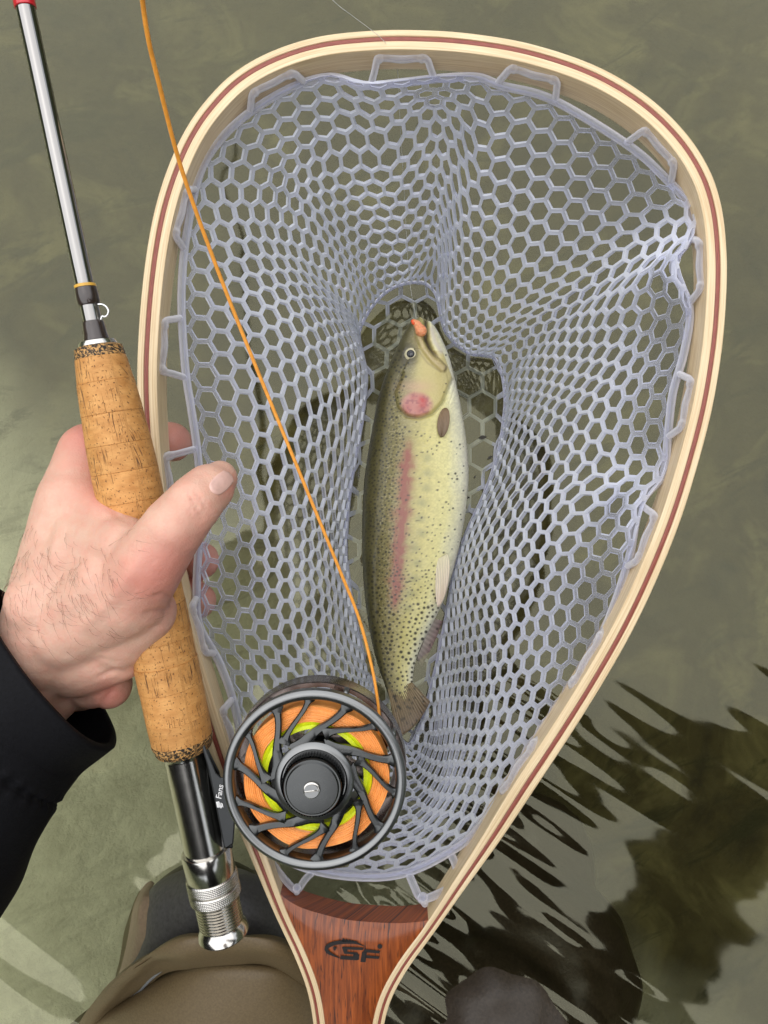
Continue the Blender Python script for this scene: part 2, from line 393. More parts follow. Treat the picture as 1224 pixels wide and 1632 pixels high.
# dark banks added all round, out of the picture, to darken the mirrored horizon
na_, nr2 = 160, 18; A_ = np.linspace(0, 2 * np.pi, na_, endpoint=False); tt = np.linspace(0, 1, nr2)
rr_ = 6.5 + 9 * tt; PB = np.stack([np.outer(np.cos(A_), rr_), np.outer(np.sin(A_), rr_), np.outer(np.ones(na_), -.5 + 7.5 * tt ** .8)], -1).reshape(-1, 3)
PB[:, 2] += np.tile(tt, na_) * (4.0 * (vnoise(PB * .7, 71) - .3) + 1.6 * (vnoise(PB * 2.1, 72) - .5)); PB[:, 0] *= 1.0; PB[:, 1] *= 1.35
tag(obj('added_bank', PB, grid_faces(na_, nr2, True, False), MT['added_bank_dark']), 'unseen dark bank added all round to darken the horizon', 'added_bank', kind='structure')

# ------------------------------------------------------------------ landing net
DF = .370                      # distance of the hoop's upper face
TH = .0168                      # hoop thickness
net = empty('landing_net', W(560, 1620, DF + TH), 'wooden hoop landing net with clear rubber mesh bag holding the trout', 'landing net')
OUT = [(517, 1980), (512, 1850), (507, 1740), (502, 1660), (492, 1590), (471, 1530), (437, 1457), (402, 1375), (366, 1290), (327, 1180), (292, 1065), (262, 960), (240, 860), (228, 770), (221, 685),
       (218, 600), (221, 520), (227, 450), (235, 390), (247, 330), (265, 272), (290, 215), (323, 165), (370, 117), (430, 82), (505, 58), (590, 48), (670, 47),
       (755, 53), (850, 70), (950, 104), (1030, 151), (1090, 207), (1130, 267), (1151, 330), (1159, 405), (1158, 480), (1151, 560), (1136, 650), (1113, 740), (1085, 830), (1050, 918),
       (1010, 1003), (965, 1083), (914, 1165), (858, 1250), (799, 1338), (741, 1418), (690, 1490), (647, 1550), (620, 1604), (608, 1665), (603, 1740), (598, 1850), (592, 1980)]
path = catmull(OUT, 520); PY = path[:, 1]
pl = loc(path[:, 0], path[:, 1], DF)[:, :2]
tg = np.gradient(pl, axis=0); tg /= np.linalg.norm(tg, axis=1)[:, None]
inw = np.stack([tg[:, 1], -tg[:, 0]], 1)                      # to the right of the direction of travel: inside the hoop
k = 1 - .42 * smoothstep(1250, 1500, PY)
arc = np.r_[0, np.cumsum(np.linalg.norm(np.diff(pl, axis=0), axis=1))]
def lay(o0, o1, z0, z1, c=.0005):
    """a lamination: cross-section between inward offsets o0..o1, distances z0..z1, corners eased by c"""
    prof = [(o0 + c, z0), (o1 - c, z0), (o1, z0 + c), (o1, z1 - c), (o1 - c, z1), (o0 + c, z1), (o0, z1 - c), (o0, z0 + c)]
    rows = [np.hstack([pl + inw * (o * k)[:, None], np.full((len(pl), 1), -z)]) for o, z in prof]
    V = np.stack(rows, 1).reshape(-1, 3); q = len(prof)
    per = np.cumsum([0] + [math.dist(prof[i], prof[i + 1]) for i in range(q - 1)])
    st = np.stack([np.repeat(arc, q), np.tile(per, len(pl))], 1)
    f = grid_faces(len(pl), q, False, True) + [tuple(range(q))[::-1], tuple((len(pl) - 1) * q + i for i in range(q))]
    return l2w(V), f, st
hoop = empty('hoop', (0, 0, 0)); hoop.parent = net
for nm, a, b_, mt, dz in (('outer_strip', 0, .0033, 'maple', 0), ('red_strip', .0031, .0056, 'red_veneer', .00035), ('inner_strip', .0054, .0098, 'maple', 0)):
    V, f, st = lay(a, b_, DF + dz, DF + TH - dz); obj(nm, V, f, MT[mt], hoop, True, st).modifiers.new('wn', 'WEIGHTED_NORMAL')
# throat panel and handle
inner = path + 0; il = pl + inw * (.0094 * k)[:, None]
ipx = il[:, 0] / DF * F + CX; ipy = CY - il[:, 1] / DF * F
half = len(path) // 2
Lx = lambda y: np.interp(y, ipy[:half][::-1], ipx[:half][::-1])
Rx = lambda y: np.interp(y, ipy[half:], ipx[half:])
thr = catmull([(441, 1420), (462, 1437), (490, 1450), (548, 1465), (600, 1470), (645, 1471), (690, 1464), (722, 1442)], 41)
tu = np.linspace(0, 1, 41); nv = 46; vv = np.linspace(0, 1, nv); yend = 1978
G = np.zeros((41, nv, 2))
for i in range(41):
    y = thr[i, 1] + (yend - thr[i, 1]) * vv ** 1.25
    wgt = (1 - vv) ** 6
    xs = Lx(y) + (Rx(y) - Lx(y)) * tu[i]
    G[i, :, 1] = y; G[i, :, 0] = xs + (thr[i, 0] - xs[0]) * wgt
dome = .0012 * (1 - (2 * tu - 1) ** 2)[:, None] * smoothstep(0, .1, vv)[None]
top = loc(G[..., 0], G[..., 1], DF); top = top * ((DF + .0006 - dome) / DF)[..., None]
bot = loc(G[..., 0], G[..., 1], DF).copy(); bot[..., 2] = -(DF + TH - .0006)
ring_i = [(i, 0) for i in range(41)] + [(40, j) for j in range(1, nv)] + [(i, nv - 1) for i in range(39, -1, -1)] + [(0, j) for j in range(nv - 2, 0, -1)]
V = np.vstack([top.reshape(-1, 3), bot.reshape(-1, 3)]); f = grid_faces(41, nv) + [tuple(q[::-1]) for q in grid_faces(41, nv, off=41 * nv)]
ids = [i * nv + j for i, j in ring_i]; o_ = 41 * nv
f += [(ids[q], ids[(q + 1) % len(ids)], o_ + ids[(q + 1) % len(ids)], o_ + ids[q]) for q in range(len(ids))]
st = np.hstack([V[:, 1:2] + V[:, 2:3] * 0, V[:, :1] + V[:, 2:3] * .6])
handle = obj('handle', l2w(V), f, MT['rosewood'], net, True, st)
es = handle.modifiers.new('es', 'EDGE_SPLIT'); es.split_angle = math.radians(40)
# burnt-in emblem: a jumping fish outline over two slanted letters
def flat_mesh(name, polys, d, mat, parent, thick=.00025):
    parts = []
    for pts in polys:
        pts = np.asarray(pts, float); n_ = len(pts); t_ = loc(pts[:, 0], pts[:, 1], d); b_2 = loc(pts[:, 0], pts[:, 1], d + thick)
        parts.append((l2w(np.vstack([t_, b_2])), [tuple(range(n_)), tuple(range(2 * n_ - 1, n_ - 1, -1))] + [(i, (i + 1) % n_, n_ + (i + 1) % n_, n_ + i) for i in range(n_)]))
    V, f = join(parts); return obj(name, V, f, MT[mat], parent, False)
def zl(pts): return [(420 + x * 320 / 1224, 1370 + y * 320 / 1224) for x, y in pts]
def band(c, w):                # a stroke of varying width along a centreline, as quads
    c = np.asarray(c, float); w = np.broadcast_to(np.asarray(w, float), (len(c),)); t_ = np.gradient(c, axis=0); t_ /= np.linalg.norm(t_, axis=1)[:, None]
    nrm = np.stack([-t_[:, 1], t_[:, 0]], 1) * w[:, None] / 2
    return [[tuple(c[i] + nrm[i]), tuple(c[i + 1] + nrm[i + 1]), tuple(c[i + 1] - nrm[i + 1]), tuple(c[i] - nrm[i])] for i in range(len(c) - 1)]
em = []
cr = catmull([(612, 527), (560, 508), (490, 503), (425, 512), (385, 535), (388, 560), (420, 580), (462, 600)], 26)
em += band(cr, np.interp(np.linspace(0, 1, 26), [0, .3, .6, .8, 1], [4, 22, 26, 20, 5]))
for i, x in enumerate((488, 508, 528, 548, 568)): em.append([(x - 14, 500), (x - 4 - i, 478 + i * 4), (x + 6, 484 + i * 4), (x + 12, 502)])
em.append([(424, 535), (436, 528), (448, 538), (436, 556), (426, 550)])
S_ = [[(478, 536), (484, 530), (612, 536), (606, 552), (510, 548)], [(478, 536), (510, 548), (512, 562), (486, 560)], [(486, 560), (512, 562), (572, 566), (580, 580), (492, 574)],
      [(548, 572), (584, 578), (582, 610), (546, 592)], [(470, 584), (548, 590), (582, 610), (570, 614), (466, 608)]]
F_ = [[(600, 566), (620, 545), (712, 556), (706, 572), (626, 566)], [(600, 566), (630, 562), (622, 626), (590, 624)], [(622, 582), (706, 590), (702, 606), (620, 600)]]
em += S_ + F_ + [[(709 + 15 * math.cos(a), 529 + 15 * math.sin(a)) for a in np.linspace(0, 6.283, 14, endpoint=False)]]
flat_mesh('emblem', [zl(p) for p in em], DF - .0011, 'black_ink', handle, .0012)

# ---- rubber mesh bag
RB = [((640, 133), (660, 450)), ((700, 126), (678, 452)), ((760, 124), (695, 470)), ((800, 138), (702, 500)), ((880, 160), (712, 532)), ((1000, 232), (745, 562)), ((1060, 285), (768, 566)), ((1098, 330), (787, 570)),
      ((1098, 380), (798, 590)), ((1072, 425), (803, 612)), ((1098, 490), (805, 640)), ((1090, 560), (803, 665)), ((1072, 625), (800, 688)), ((1064, 690), (793, 722)), ((1056, 755), (782, 760)), ((1020, 803), (768, 795)), ((1004, 880), (748, 838)), ((985, 945), (736, 870)), ((962, 1005), (727, 900)),
      ((938, 1062), (720, 930)), ((900, 1118), (713, 970)), ((835, 1212), (700, 1040)), ((765, 1316), (683, 1110)), ((715, 1358), (672, 1150)), ((640, 1392), (655, 1185)), ((560, 1396), (640, 1180)), ((480, 1380), (622, 1155)), ((430, 1345), (610, 1130)),
      ((398, 1260), (598, 1105)), ((378, 1140), (585, 1065)), ((352, 1060), (573, 1020)), ((318, 995), (563, 970)), ((314, 930), (556, 925)), ((318, 860), (551, 880)), ((321, 790), (553, 830)), ((315, 720), (560, 770)), ((305, 650), (572, 705)),
      ((296, 590), (580, 650)), ((290, 500), (584, 600)), ((291, 440), (578, 568)), ((297, 380), (574, 548)), ((315, 290), (572, 530)), ((340, 238), (580, 510)), ((388, 188), (592, 490)), ((460, 143), (610, 470)), ((525, 124), (628, 458)), ((580, 137), (645, 452))]
N, ROWS = 90, 16
DR = .384
rp = np.array([p[0] for p in RB], float); bp = np.array([p[1] for p in RB], float)
bd = water_d(bp[:, 1]) - .004 - .012 * smoothstep(600, 450, bp[:, 1])
both = catmull(np.hstack([loc(rp[:, 0], rp[:, 1], DR) * 10, loc(bp[:, 0], bp[:, 1], bd) * 1e-3]), 2048, True)   # arc length follows the rim
RIM, RING = both[:, :3] / 10, both[:, 3:] * 1e3
# cells are bunched so that they keep about the same size in the bag's own plane
def samp(A, u):
    x = np.mod(u, 1.0) * len(A); i = np.floor(x).astype(int) % len(A); t_ = (x - np.floor(x))[:, None]; return A[i] * (1 - t_) + A[(i + 1) % len(A)] * t_
rpx = RIM[:, 0] / -RIM[:, 2] * F + CX; rpy = CY - RIM[:, 1] / -RIM[:, 2] * F
def u_at(px, py): return float(np.argmin((rpx - px) ** 2 + (rpy - py) ** 2)) / len(RIM)
FOLDS = [  # rim point, where down the wall it lives (v0..v1), height towards the eye (m), half-width in cells, skew
    ((705, 126), .10, 1.0, .034, 2.3), ((370, 205), .25, 1.0, .024, 3.0), ((1078, 400), .0, 1.0, .020, 2.6), ((312, 880), .10, .9, .012, 3.0), ((318, 760), .35, 1.0, -.014, 3.2),
    ((1020, 803), .0, .30, .016, 2.0), ((900, 1118), .35, 1.0, .018, 4.0), ((300, 480), .3, 1.0, .010, 4.5), ((575, 137), .0, .35, .010, 4.0), ((960, 205), .5, 1.0, -.012, 5.0), ((1075, 620), .35, 1.0, -.012, 4.0),
    ((745, 1335), .3, 1.0, .012, 3.0), ((352, 1060), .3, 1.0, .010, 3.5)]
FU = [u_at(*q[0]) for q in FOLDS]
def bag(u, v):
    u = np.asarray(u, float); v = np.asarray(v, float)
    R_, B_ = samp(RIM, u), samp(RING, u)
    # how bell-shaped the wall is: strong at the two long sides, weak at the tip
    ang = np.abs(np.sin(np.arctan2(R_[:, 0] - .01, R_[:, 1] + .01)))
    a_ = 1.15 + .95 * ang ** 2; b_ = 1.10 + .85 * ang ** 2
    g = 1 - (1 - v) ** a_; h_ = v ** b_
    P = R_.copy(); P[:, :2] += (B_[:, :2] - R_[:, :2]) * g[:, None]; P[:, 2] += (B_[:, 2] - R_[:, 2]) * h_
    vl = v + 0
    for (pt, v0, v1, hh, ww), u0 in zip(FOLDS, FU):
        du = (np.mod(u - u0 + .5, 1) - .5) * N
        amp = smoothstep(v0 - .15, v0 + .25, vl) * (1 - smoothstep(v1 - .12, v1, vl)) * hh
        bumpf = np.exp(-(du / ww) ** 2)
        P[:, 2] += amp * bumpf
        # the slack of the fold is drawn in from both sides
        t_ = samp(RIM, u + .004) - samp(RIM, u - .004); t_ /= np.linalg.norm(t_, axis=1)[:, None] + 1e-9
        P[:, :2] += (t_[:, :2] * (-du * np.exp(-(du / (ww * 1.7)) ** 2) * np.abs(amp) * .10)[:, None])
    w1 = vnoise(np.stack([np.cos(u * 6.283) * 5, np.sin(u * 6.283) * 5, v * 3], 1), 11) - .5
    P[:, 2] += w1 * .014 * np.sin(np.pi * np.clip(v, 0, 1))
    return P
keys, KV = {}, []
def vid(uu2, vv3):
    kk = (uu2 % (2 * N), max(vv3, 0))
    if kk not in keys: keys[kk] = len(KV); KV.append((kk[0] / (2 * N), min(kk[1] / (3 * ROWS), 1.0)))
    return keys[kk]
hexes = []
for j in range(ROWS + 1):
    for i in range(N):
        c2 = 2 * i + (j % 2)
        hx = [(c2, 3 * j - 2), (c2 + 1, 3 * j - 1), (c2 + 1, 3 * j + 1), (c2, 3 * j + 2), (c2 - 1, 3 * j + 1), (c2 - 1, 3 * j - 1)]
        if j == ROWS: hx = [(a, min(b, 3 * ROWS)) for a, b in hx]
        hexes.append([vid(*q) for q in hx])
KV = np.array(KV); KP = bag(KV[:, 0], KV[:, 1])
def strands(P, cells, w):
    V = [P]; n0 = len(P); fs = []; add = []
    for c in cells:
        c = [x for q, x in enumerate(c) if x != c[q - 1]]
        if len(c) < 3: continue
        Q = P[c]; C = Q.mean(0); m_ = len(c)
        e = np.roll(Q, -1, 0) - Q; el = np.linalg.norm(e, axis=1) + 1e-9
        nr = np.cross(Q - C, np.roll(Q, -1, 0) - C); area = np.linalg.norm(nr, axis=1) / 2; apo = 2 * area / el
        s_ = np.clip((w if np.isscalar(w) else w[c].mean()) / np.maximum(apo, 1e-6), .12, .42)
        sv = np.maximum(s_, np.roll(s_, 1)) * .55 + np.minimum(s_, np.roll(s_, 1)) * .45
        base = n0 + len(add)
        add += list(Q + (C - Q) * sv[:, None])
        for q in range(m_): fs.append((c[q], c[(q + 1) % m_], base + (q + 1) % m_, base + q))
    return np.vstack([P, np.array(add)]), fs
def rubber(name, V, f, parent, th, mat='rubber', sub=1):
    o = obj(name, l2w(V), f, MT[mat], parent)
    s_ = o.modifiers.new('solid', 'SOLIDIFY'); s_.thickness = th; s_.offset = 0
    bevel(o, th * .26, 2, 30); o.modifiers.new('wn', 'WEIGHTED_NORMAL')
    return o
V, f = strands(KP, hexes, .00112 * (1 - .38 * KV[:, 1]))
bagobj = rubber('mesh_bag', V, f, net, .0020)
# rim cord and the ring at the foot of the wall
V, f = tube(l2w(RIM[::4] + np.array([0, 0, .0006])), .0021, 10, True); obj('rim_cord', V, f, MT['cord'], bagobj)
V, f = tube(l2w(RING[::6]), .0013, 8, True); obj('base_cord', V, f, MT['cord'], bagobj)
# foot panel: large cells sagging under the water
ringpx = np.stack([RING[:, 0] / -RING[:, 2] * F + CX, CY - RING[:, 1] / -RING[:, 2] * F], 1)[::8]
def inside(p, poly):
    x, y = p; q = poly; j = np.roll(np.arange(len(q)), 1); c = ((q[:, 1] > y) != (q[j, 1] > y)) & (x < (q[j, 0] - q[:, 0]) * (y - q[:, 1]) / (q[j, 1] - q[:, 1] + 1e-12) + q[:, 0]); return c.sum() % 2 == 1
PIT = 44.0; pk, pv, cells = {}, [], []
def pid(a, b):
    if (a, b) not in pk:
        p = np.array([a * PIT / 2, b * PIT * .866 / 3])
        p = p + 5 * (vnoise(np.array([[p[0] * .02, p[1] * .02, 0], [p[1] * .02, p[0] * .02, 5]])) - .5)
        dd = np.hypot(*(ringpx - p).T); k0 = int(np.argmin(dd)); dist = dd[k0]
        if not inside(p, ringpx): p = ringpx[k0]; dist = 0
        pk[(a, b)] = len(pv); pv.append((p[0], p[1], dist))
    return pk[(a, b)]
for j in range(4, 40):
    for i in range(8, 22):
        c2 = 2 * i + (j % 2); cen = np.array([c2 * PIT / 2, j * PIT * .866])
        if inside(cen, ringpx) or np.hypot(*(ringpx - cen).T).min() < PIT * .3:
            cells.append([pid(*q) for q in ((c2, 3 * j - 2), (c2 + 1, 3 * j - 1), (c2 + 1, 3 * j + 1), (c2, 3 * j + 2), (c2 - 1, 3 * j + 1), (c2 - 1, 3 * j - 1))])
pv = np.array(pv)
pdist = water_d(pv[:, 1]) - .003 - .012 * smoothstep(600, 450, pv[:, 1]) + .034 * smoothstep(0, 70, pv[:, 2])
V, f = strands(loc(pv[:, 0], pv[:, 1], pdist), cells, .0011)
rubber('foot_panel', V, f, bagobj, .0016)
# loops that tie the cord to the hoop: two legs and a bar along the hoop's inner face
inn = pl + inw * (.0100 * k)[:, None]
LOOPS = [(430, 128, .013), (640, 92, .0125), (850, 115, .0125), (1062, 222, .0125), (1112, 420, .0125), (1092, 640, .0125), (1032, 855, .0125), (955, 1060, .0135), (845, 1238, .0135),
         (352, 1170, .010), (322, 1005, .012), (262, 765, .012), (262, 545, .0125), (290, 335, .0125)]
cpx = np.stack([inn[:, 0] / DF * F + CX, CY - inn[:, 1] / DF * F], 1)
rl = RIM[:, :2]
for (x, y, hw) in LOOPS:
    c0 = int(np.argmin(np.hypot(cpx[:, 0] - x, cpx[:, 1] - y))); s0 = arc[c0]
    def onhoop(s): return np.array([np.interp(s, arc, inn[:, 0]), np.interp(s, arc, inn[:, 1]), -(DF + .0055)])
    a, b_ = onhoop(s0 - hw), onhoop(s0 + hw); ctr = onhoop(s0)
    tdir = (b_ - a) / np.linalg.norm(b_ - a)
    def oncord(off):
        q = ctr[:2] + tdir[:2] * off; i = int(np.argmin(np.hypot(*(rl - q).T))); return RIM[i] + np.array([0, 0, .0006])
    A, B = oncord(-hw * 1.25), oncord(hw * 1.25)
    nrm_in = np.array([inw[c0][0], inw[c0][1], 0]) * .0013
    mid = (a + b_) / 2 + (ctr - (a + b_) / 2) + nrm_in
    pts = catmull([A, A * .45 + (a + nrm_in) * .55 + [0, 0, .0004], a + nrm_in, a * .7 + mid * .3, mid, b_ * .7 + mid * .3, b_ + nrm_in, B * .45 + (b_ + nrm_in) * .55 + [0, 0, .0004], B], 40)
    r_ = .0018 + .0007 * (np.exp(-((np.linspace(0, 1, 40) - .27) / .03) ** 2) + np.exp(-((np.linspace(0, 1, 40) - .73) / .03) ** 2))
    V, f = tube(l2w(pts), r_, 10); obj('hoop_loop', V, f, MT['cord'], bagobj)
pts = catmull([loc(*p) for p in ((650, 1388, .384), (659, 1410, .381), (672, 1432, .3785), (698, 1425, .378), (722, 1411, .379), (728, 1396, .380), (726, 1378, .382), (716, 1356, .384))], 40)
V, f = tube(l2w(pts), .0021, 10); obj('hoop_loop', V, f, MT['cord'], bagobj)
# the loop by the throat that pokes its knot over the dark wood
pts = catmull([loc(*p) for p in ((420, 1352, .384), (436, 1378, .380), (456, 1404, .3795), (473, 1418, .379), (486, 1402, .381), (500, 1388, .384))], 30)
V, f = tube(l2w(pts), .0018, 10); obj('hoop_loop', V, f, MT['cord'], bagobj)
for kk in (((473, 1416, .3785), .0023, (473, 1421, .3785), .0017), ((674, 1432, .378), .0030, (677, 1440, .3778), .0018)):
    V, f = capsule(W(*kk[0]), kk[1], W(*kk[2]), kk[3], 12); obj('cord_knot', V, f, MT['cord'], bagobj)

# ------------------------------------------------------------------ the trout
trout = empty('rainbow_trout', W(655, 830, water_d(830)), 'spotted rainbow trout with a red side stripe lying in the mesh bag', 'fish')
ED = np.array([(506, 662, 676), (512, 655, 686), (520, 650, 694), (540, 639, 704), (560, 630, 713), (580, 622, 719), (600, 613, 724), (640, 601, 733), (680, 594, 740), (720, 587, 745), (760, 581, 747), (800, 578, 744),
               (840, 577, 738), (880, 577, 730), (920, 579, 719), (960, 582, 706), (1000, 588, 686), (1030, 594, 670), (1060, 602, 660), (1085, 611, 657), (1105, 617, 658), (1118, 624, 655)], float)
NS, NA = 620, 260
ys = np.interp(np.linspace(0, 1, NS), np.linspace(0, 1, 9), [505.2, 508, 530, 600, 700, 800, 930, 1060, 1120]); ys = np.interp(np.linspace(0, 1, NS), [0, .02, 1], [505.2, 510, 1120])
lx = np.interp(ys, ED[:, 0], ED[:, 1]); rx = np.interp(ys, ED[:, 0], ED[:, 2])
def sm(a, w=25):
    kk = np.hanning(w * 2 + 1); kk /= kk.sum(); return np.convolve(np.pad(a, w, mode='edge'), kk, 'valid')
lx, rx = sm(lx), sm(rx); tip = smoothstep(505, 514, ys); mc = (lx + rx) / 2; lx = mc + (lx - mc) * np.sqrt(tip + .002); rx = mc + (rx - mc) * np.sqrt(tip + .002)
cd = water_d(ys) - .010 - .020 * smoothstep(700, 505, ys)            # the head is held a little higher
hw = (rx - lx) / 2 * cd / F                                          # half height of the body (m)
thick = hw * np.interp(ys, [505, 540, 600, 700, 850, 1000, 1060, 1120], [.72, .66, .60, .60, .60, .55, .42, .16])
an = np.linspace(0, 2 * np.pi, NA, endpoint=False)
ca, sa = np.cos(an), np.sin(an)
ex = np.sign(ca) * np.abs(ca) ** .86; ez = np.sign(sa) * np.abs(sa) ** .92
cl = loc(mc, ys, cd)
V = np.zeros((NS, NA, 3)); V[:, :, 0] = cl[:, None, 0] + hw[:, None] * ex; V[:, :, 1] = cl[:, None, 1]; V[:, :, 2] = cl[:, None, 2] + thick[:, None] * ez
V = V.reshape(-1, 3)
side = np.repeat(sa[None], NS, 0).ravel() > -.2
px = (V[:, 0] / -V[:, 2]) * F + CX; py = CY - V[:, 1] / -V[:, 2] * F
# across: 0 at the back, 1 at the belly, measured on the body itself
ac = np.tile((ex + 1) / 2, NS); yy = np.repeat(ys, NA)
up = np.tile(np.clip(sa, 0, 1), NS)
dz = np.zeros(len(V))
maxil = [(668, 536), (676, 556), (690, 574), (706, 588)]
mouth = [(679, 505), (679, 540), (688, 560), (700, 575)]
gill = [(640, 596), (628, 625), (632, 650), (648, 664), (668, 667), (690, 660), (708, 640), (722, 606)]
pre = [(640, 618), (652, 625), (667, 628), (683, 624), (695, 617)]
dM, tM = dist_poly(px, py, maxil); dS, tS = dist_poly(px, py, mouth); dG, tG = dist_poly(px, py, gill); dP, tP = dist_poly(px, py, pre)
dE = np.hypot(px - 655, (py - 565)); dB = np.hypot((px - 664) / 25, (py - 645) / 20)
dz += .0024 * np.exp(-(dM / 5.5) ** 4) - .0055 * np.exp(-(dS / 4.5) ** 2) * (1 - tS ** 3)
cover = smoothstep(674, 660, py) * smoothstep(3, -6, np.where((py < 667), 0, 5))
inside_g = np.array([0.0] * len(px)); gp = np.array(gill + [(705, 560), (660, 555)])
j_ = np.roll(np.arange(len(gp)), 1); cnt = np.zeros(len(px), int)
for a, b_ in zip(gp, gp[j_]):
    cnt += ((a[1] > py) != (b_[1] > py)) & (px < (b_[0] - a[0]) * (py - a[1]) / (b_[1] - a[1] + 1e-12) + a[0])
ins = cnt % 2 == 1
dz += .0016 * np.where(ins, smoothstep(0, 7, dG), 0) - .0012 * np.exp(-(dG / 2.2) ** 2) - .0001 * np.exp(-(dP / 2) ** 2)
dz += -.0010 * np.exp(-(dE / 11) ** 2) + .0008 * np.exp(-((dE - 13) / 4) ** 2)
for q in range(4):             # branchiostegal pleats under the jaw
    dd, _ = dist_poly(px, py, [(712 + q * 4, 590 + q * 3), (716 + q * 3, 612 + q * 2), (706 + q * 3, 636 + q * 3)]); dz += -.0005 * np.exp(-(dd / 1.5) ** 2)
dz = np.where(side, dz, 0)
V[:, 2] += dz
# colour: olive back, yellow-cream flank, white belly, red stripe, dark spots
def lerp(a, b, t): return np.asarray(a)[None] * (1 - t[:, None]) + np.asarray(b)[None] * t[:, None]
keysx = [0, .06, .20, .40, .58, .78, .92, 1.0]
kc = np.array([(.030, .025, .007), (.060, .050, .014), (.17, .145, .045), (.36, .31, .115), (.62, .55, .20), (.80, .74, .35), (.86, .83, .60), (.78, .74, .62)])
acn = ac + .05 * (vnoise(np.stack([yy * .03, ac * 6, 0 * yy], 1), 2) - .5)
C = np.stack([np.interp(acn, keysx, kc[:, i]) for i in range(3)], 1)
C *= (1 + .25 * (vnoise(np.stack([px * .45, py * .45, 0 * px], 1), 4) - .5))[:, None]
glint = (vnoise(np.stack([px * .9, py * .9, 0 * px], 1), 8) > .77) & (ac > .18) & (ac < .62); C[glint] = C[glint] * .68 + np.array([.66, .58, .32]) * .32  # scale glints painted into the flank colour
C = C * (1 - .10 * smoothstep(990, 1060, yy))[:, None]
tail_t = smoothstep(970, 1060, yy); C = lerp((0, 0, 0), (1, 1, 1), 1 - tail_t * .0) * C
# stripe
sx = np.interp(py, [690, 720, 800, 900, 960, 1000], [652, 650, 643, 634, 630, 628]); sw = np.interp(py, [690, 740, 850, 940, 1000], [8, 11, 11, 9, 4])
sw = sw * (.65 + .8 * vnoise(np.stack([px * .02, py * .14, 0 * px], 1), 81)); sx = sx + 5 * (vnoise(np.stack([px * .1, py * .09, 0 * px], 1), 82) - .5)
st_ = np.exp(-(((px - sx) / sw) ** 2) ** 1.0) * smoothstep(690, 730, py) * smoothstep(985, 945, py) * np.where(side, 1, 0)
st_ *= .80 + .7 * (vnoise(np.stack([px * .35, py * .16, 0 * px], 1), 21) - .2)
C = C * (1 - np.clip(st_, 0, .9))[:, None] + np.array([.29, .062, .045]) * np.clip(st_, 0, .9)[:, None]
# faint parr blotches low on the flank
for yb in range(730, 990, 24):
    xb = np.interp(yb, [690, 800, 900, 1000], [682, 676, 662, 648]) + rng.uniform(-4, 4); dd = np.hypot((px - xb) / 8, (py - yb) / 7); t_ = .45 * np.exp(-dd ** 2); C = C * (1 - t_)[:, None] + np.array([.20, .21, .12]) * t_[:, None]
# head
hd = smoothstep(640, 560, py) * smoothstep(668, 640, px); C = C * (1 - hd * .7)[:, None] + np.array([.11, .10, .045]) * (hd * .7)[:, None]
ck = np.where(ins, smoothstep(0, 6, dG), 0) * smoothstep(.35, .6, ac); C = C * (1 - ck * .8)[:, None] + np.array([.56, .46, .17]) * (ck * .8)[:, None]
up_ = np.exp(-dB ** 9) * np.where(side, 1, 0); nn = vnoise(np.stack([px * .12, py * .12, 0 * px], 1), 33)
C = C * (1 - up_ * .92)[:, None] + lerp((.46, .085, .085), (.58, .27, .23), nn) * (up_ * .92)[:, None]; bl_ = up_ * .6 * smoothstep(.62, .75, vnoise(np.stack([px * .28, py * .28, 0 * px], 1), 51)); C = C * (1 - bl_)[:, None] + np.array([.26, .06, .07]) * bl_[:, None]
pl_ = np.exp(-(dP / 1.4) ** 2) * .0 * np.where(side, 1, 0); C = C * (1 - pl_)[:, None] + np.array([.80, .58, .44]) * pl_[:, None]
rs = np.exp(-(np.hypot((px - 673) / 8, (py - 641) / 9)) ** 4) * .85 * (.5 + .8 * vnoise(np.stack([px * .3, py * .3, 0 * px], 1), 44)); C = C * (1 - rs)[:, None] + np.array([.50, .030, .030]) * rs[:, None]
pk_ = np.exp(-(np.hypot((px - 664) / 24, (py - 617) / 10)) ** 2) * .45; C = C * (1 - pk_)[:, None] + np.array([.62, .32, .24]) * pk_[:, None]
C = C * (1 - np.exp(-(dG / 2.0) ** 2) * .42 * (.35 + .65 * smoothstep(.15, .5, tG) * smoothstep(1.0, .75, tG)) * np.where(side, 1, 0))[:, None]
mx_ = np.exp(-(dM / 5) ** 2) * np.where(side, 1, 0); C = C * (1 - mx_ * .8)[:, None] + np.array([.52, .40, .20]) * (mx_ * .8)[:, None]
mo_, _ = dist_poly(px, py, [(676, 534), (684, 553), (697, 569), (711, 585), (708, 592)]); mo_ = np.exp(-(mo_ / 1.5) ** 2) * .6 * np.where(side, 1, 0); C = C * (1 - mo_)[:, None] + np.array([.10, .05, .025]) * mo_[:, None]
mo_, _ = dist_poly(px, py, [(661, 540), (667, 560), (682, 580), (702, 593)]); mo_ = np.exp(-(mo_ / 1.6) ** 2) * .45 * np.where(side, 1, 0); C = C * (1 - mo_)[:, None] + np.array([.16, .10, .04]) * mo_[:, None]
ds_ = np.exp(-(dS / 3.4) ** 2) * (1 - tS ** 4) * np.where(side, 1, 0); C = C * (1 - ds_ * .95)[:, None] + np.array([.03, .012, .008]) * (ds_ * .95)[:, None]
jw, _ = dist_poly(px, py, [(688, 524), (693, 545), (703, 560)]); jt = np.exp(-(jw / 4.5) ** 2); C = C * (1 - jt * .8)[:, None] + np.array([.66, .60, .52]) * (jt * .8)[:, None]
eyeD = np.exp(-(np.hypot((px - 650) / 17, (py - 566) / 19)) ** 4) * .9; C = C * (1 - eyeD)[:, None] + np.array([.085, .075, .040]) * eyeD[:, None]
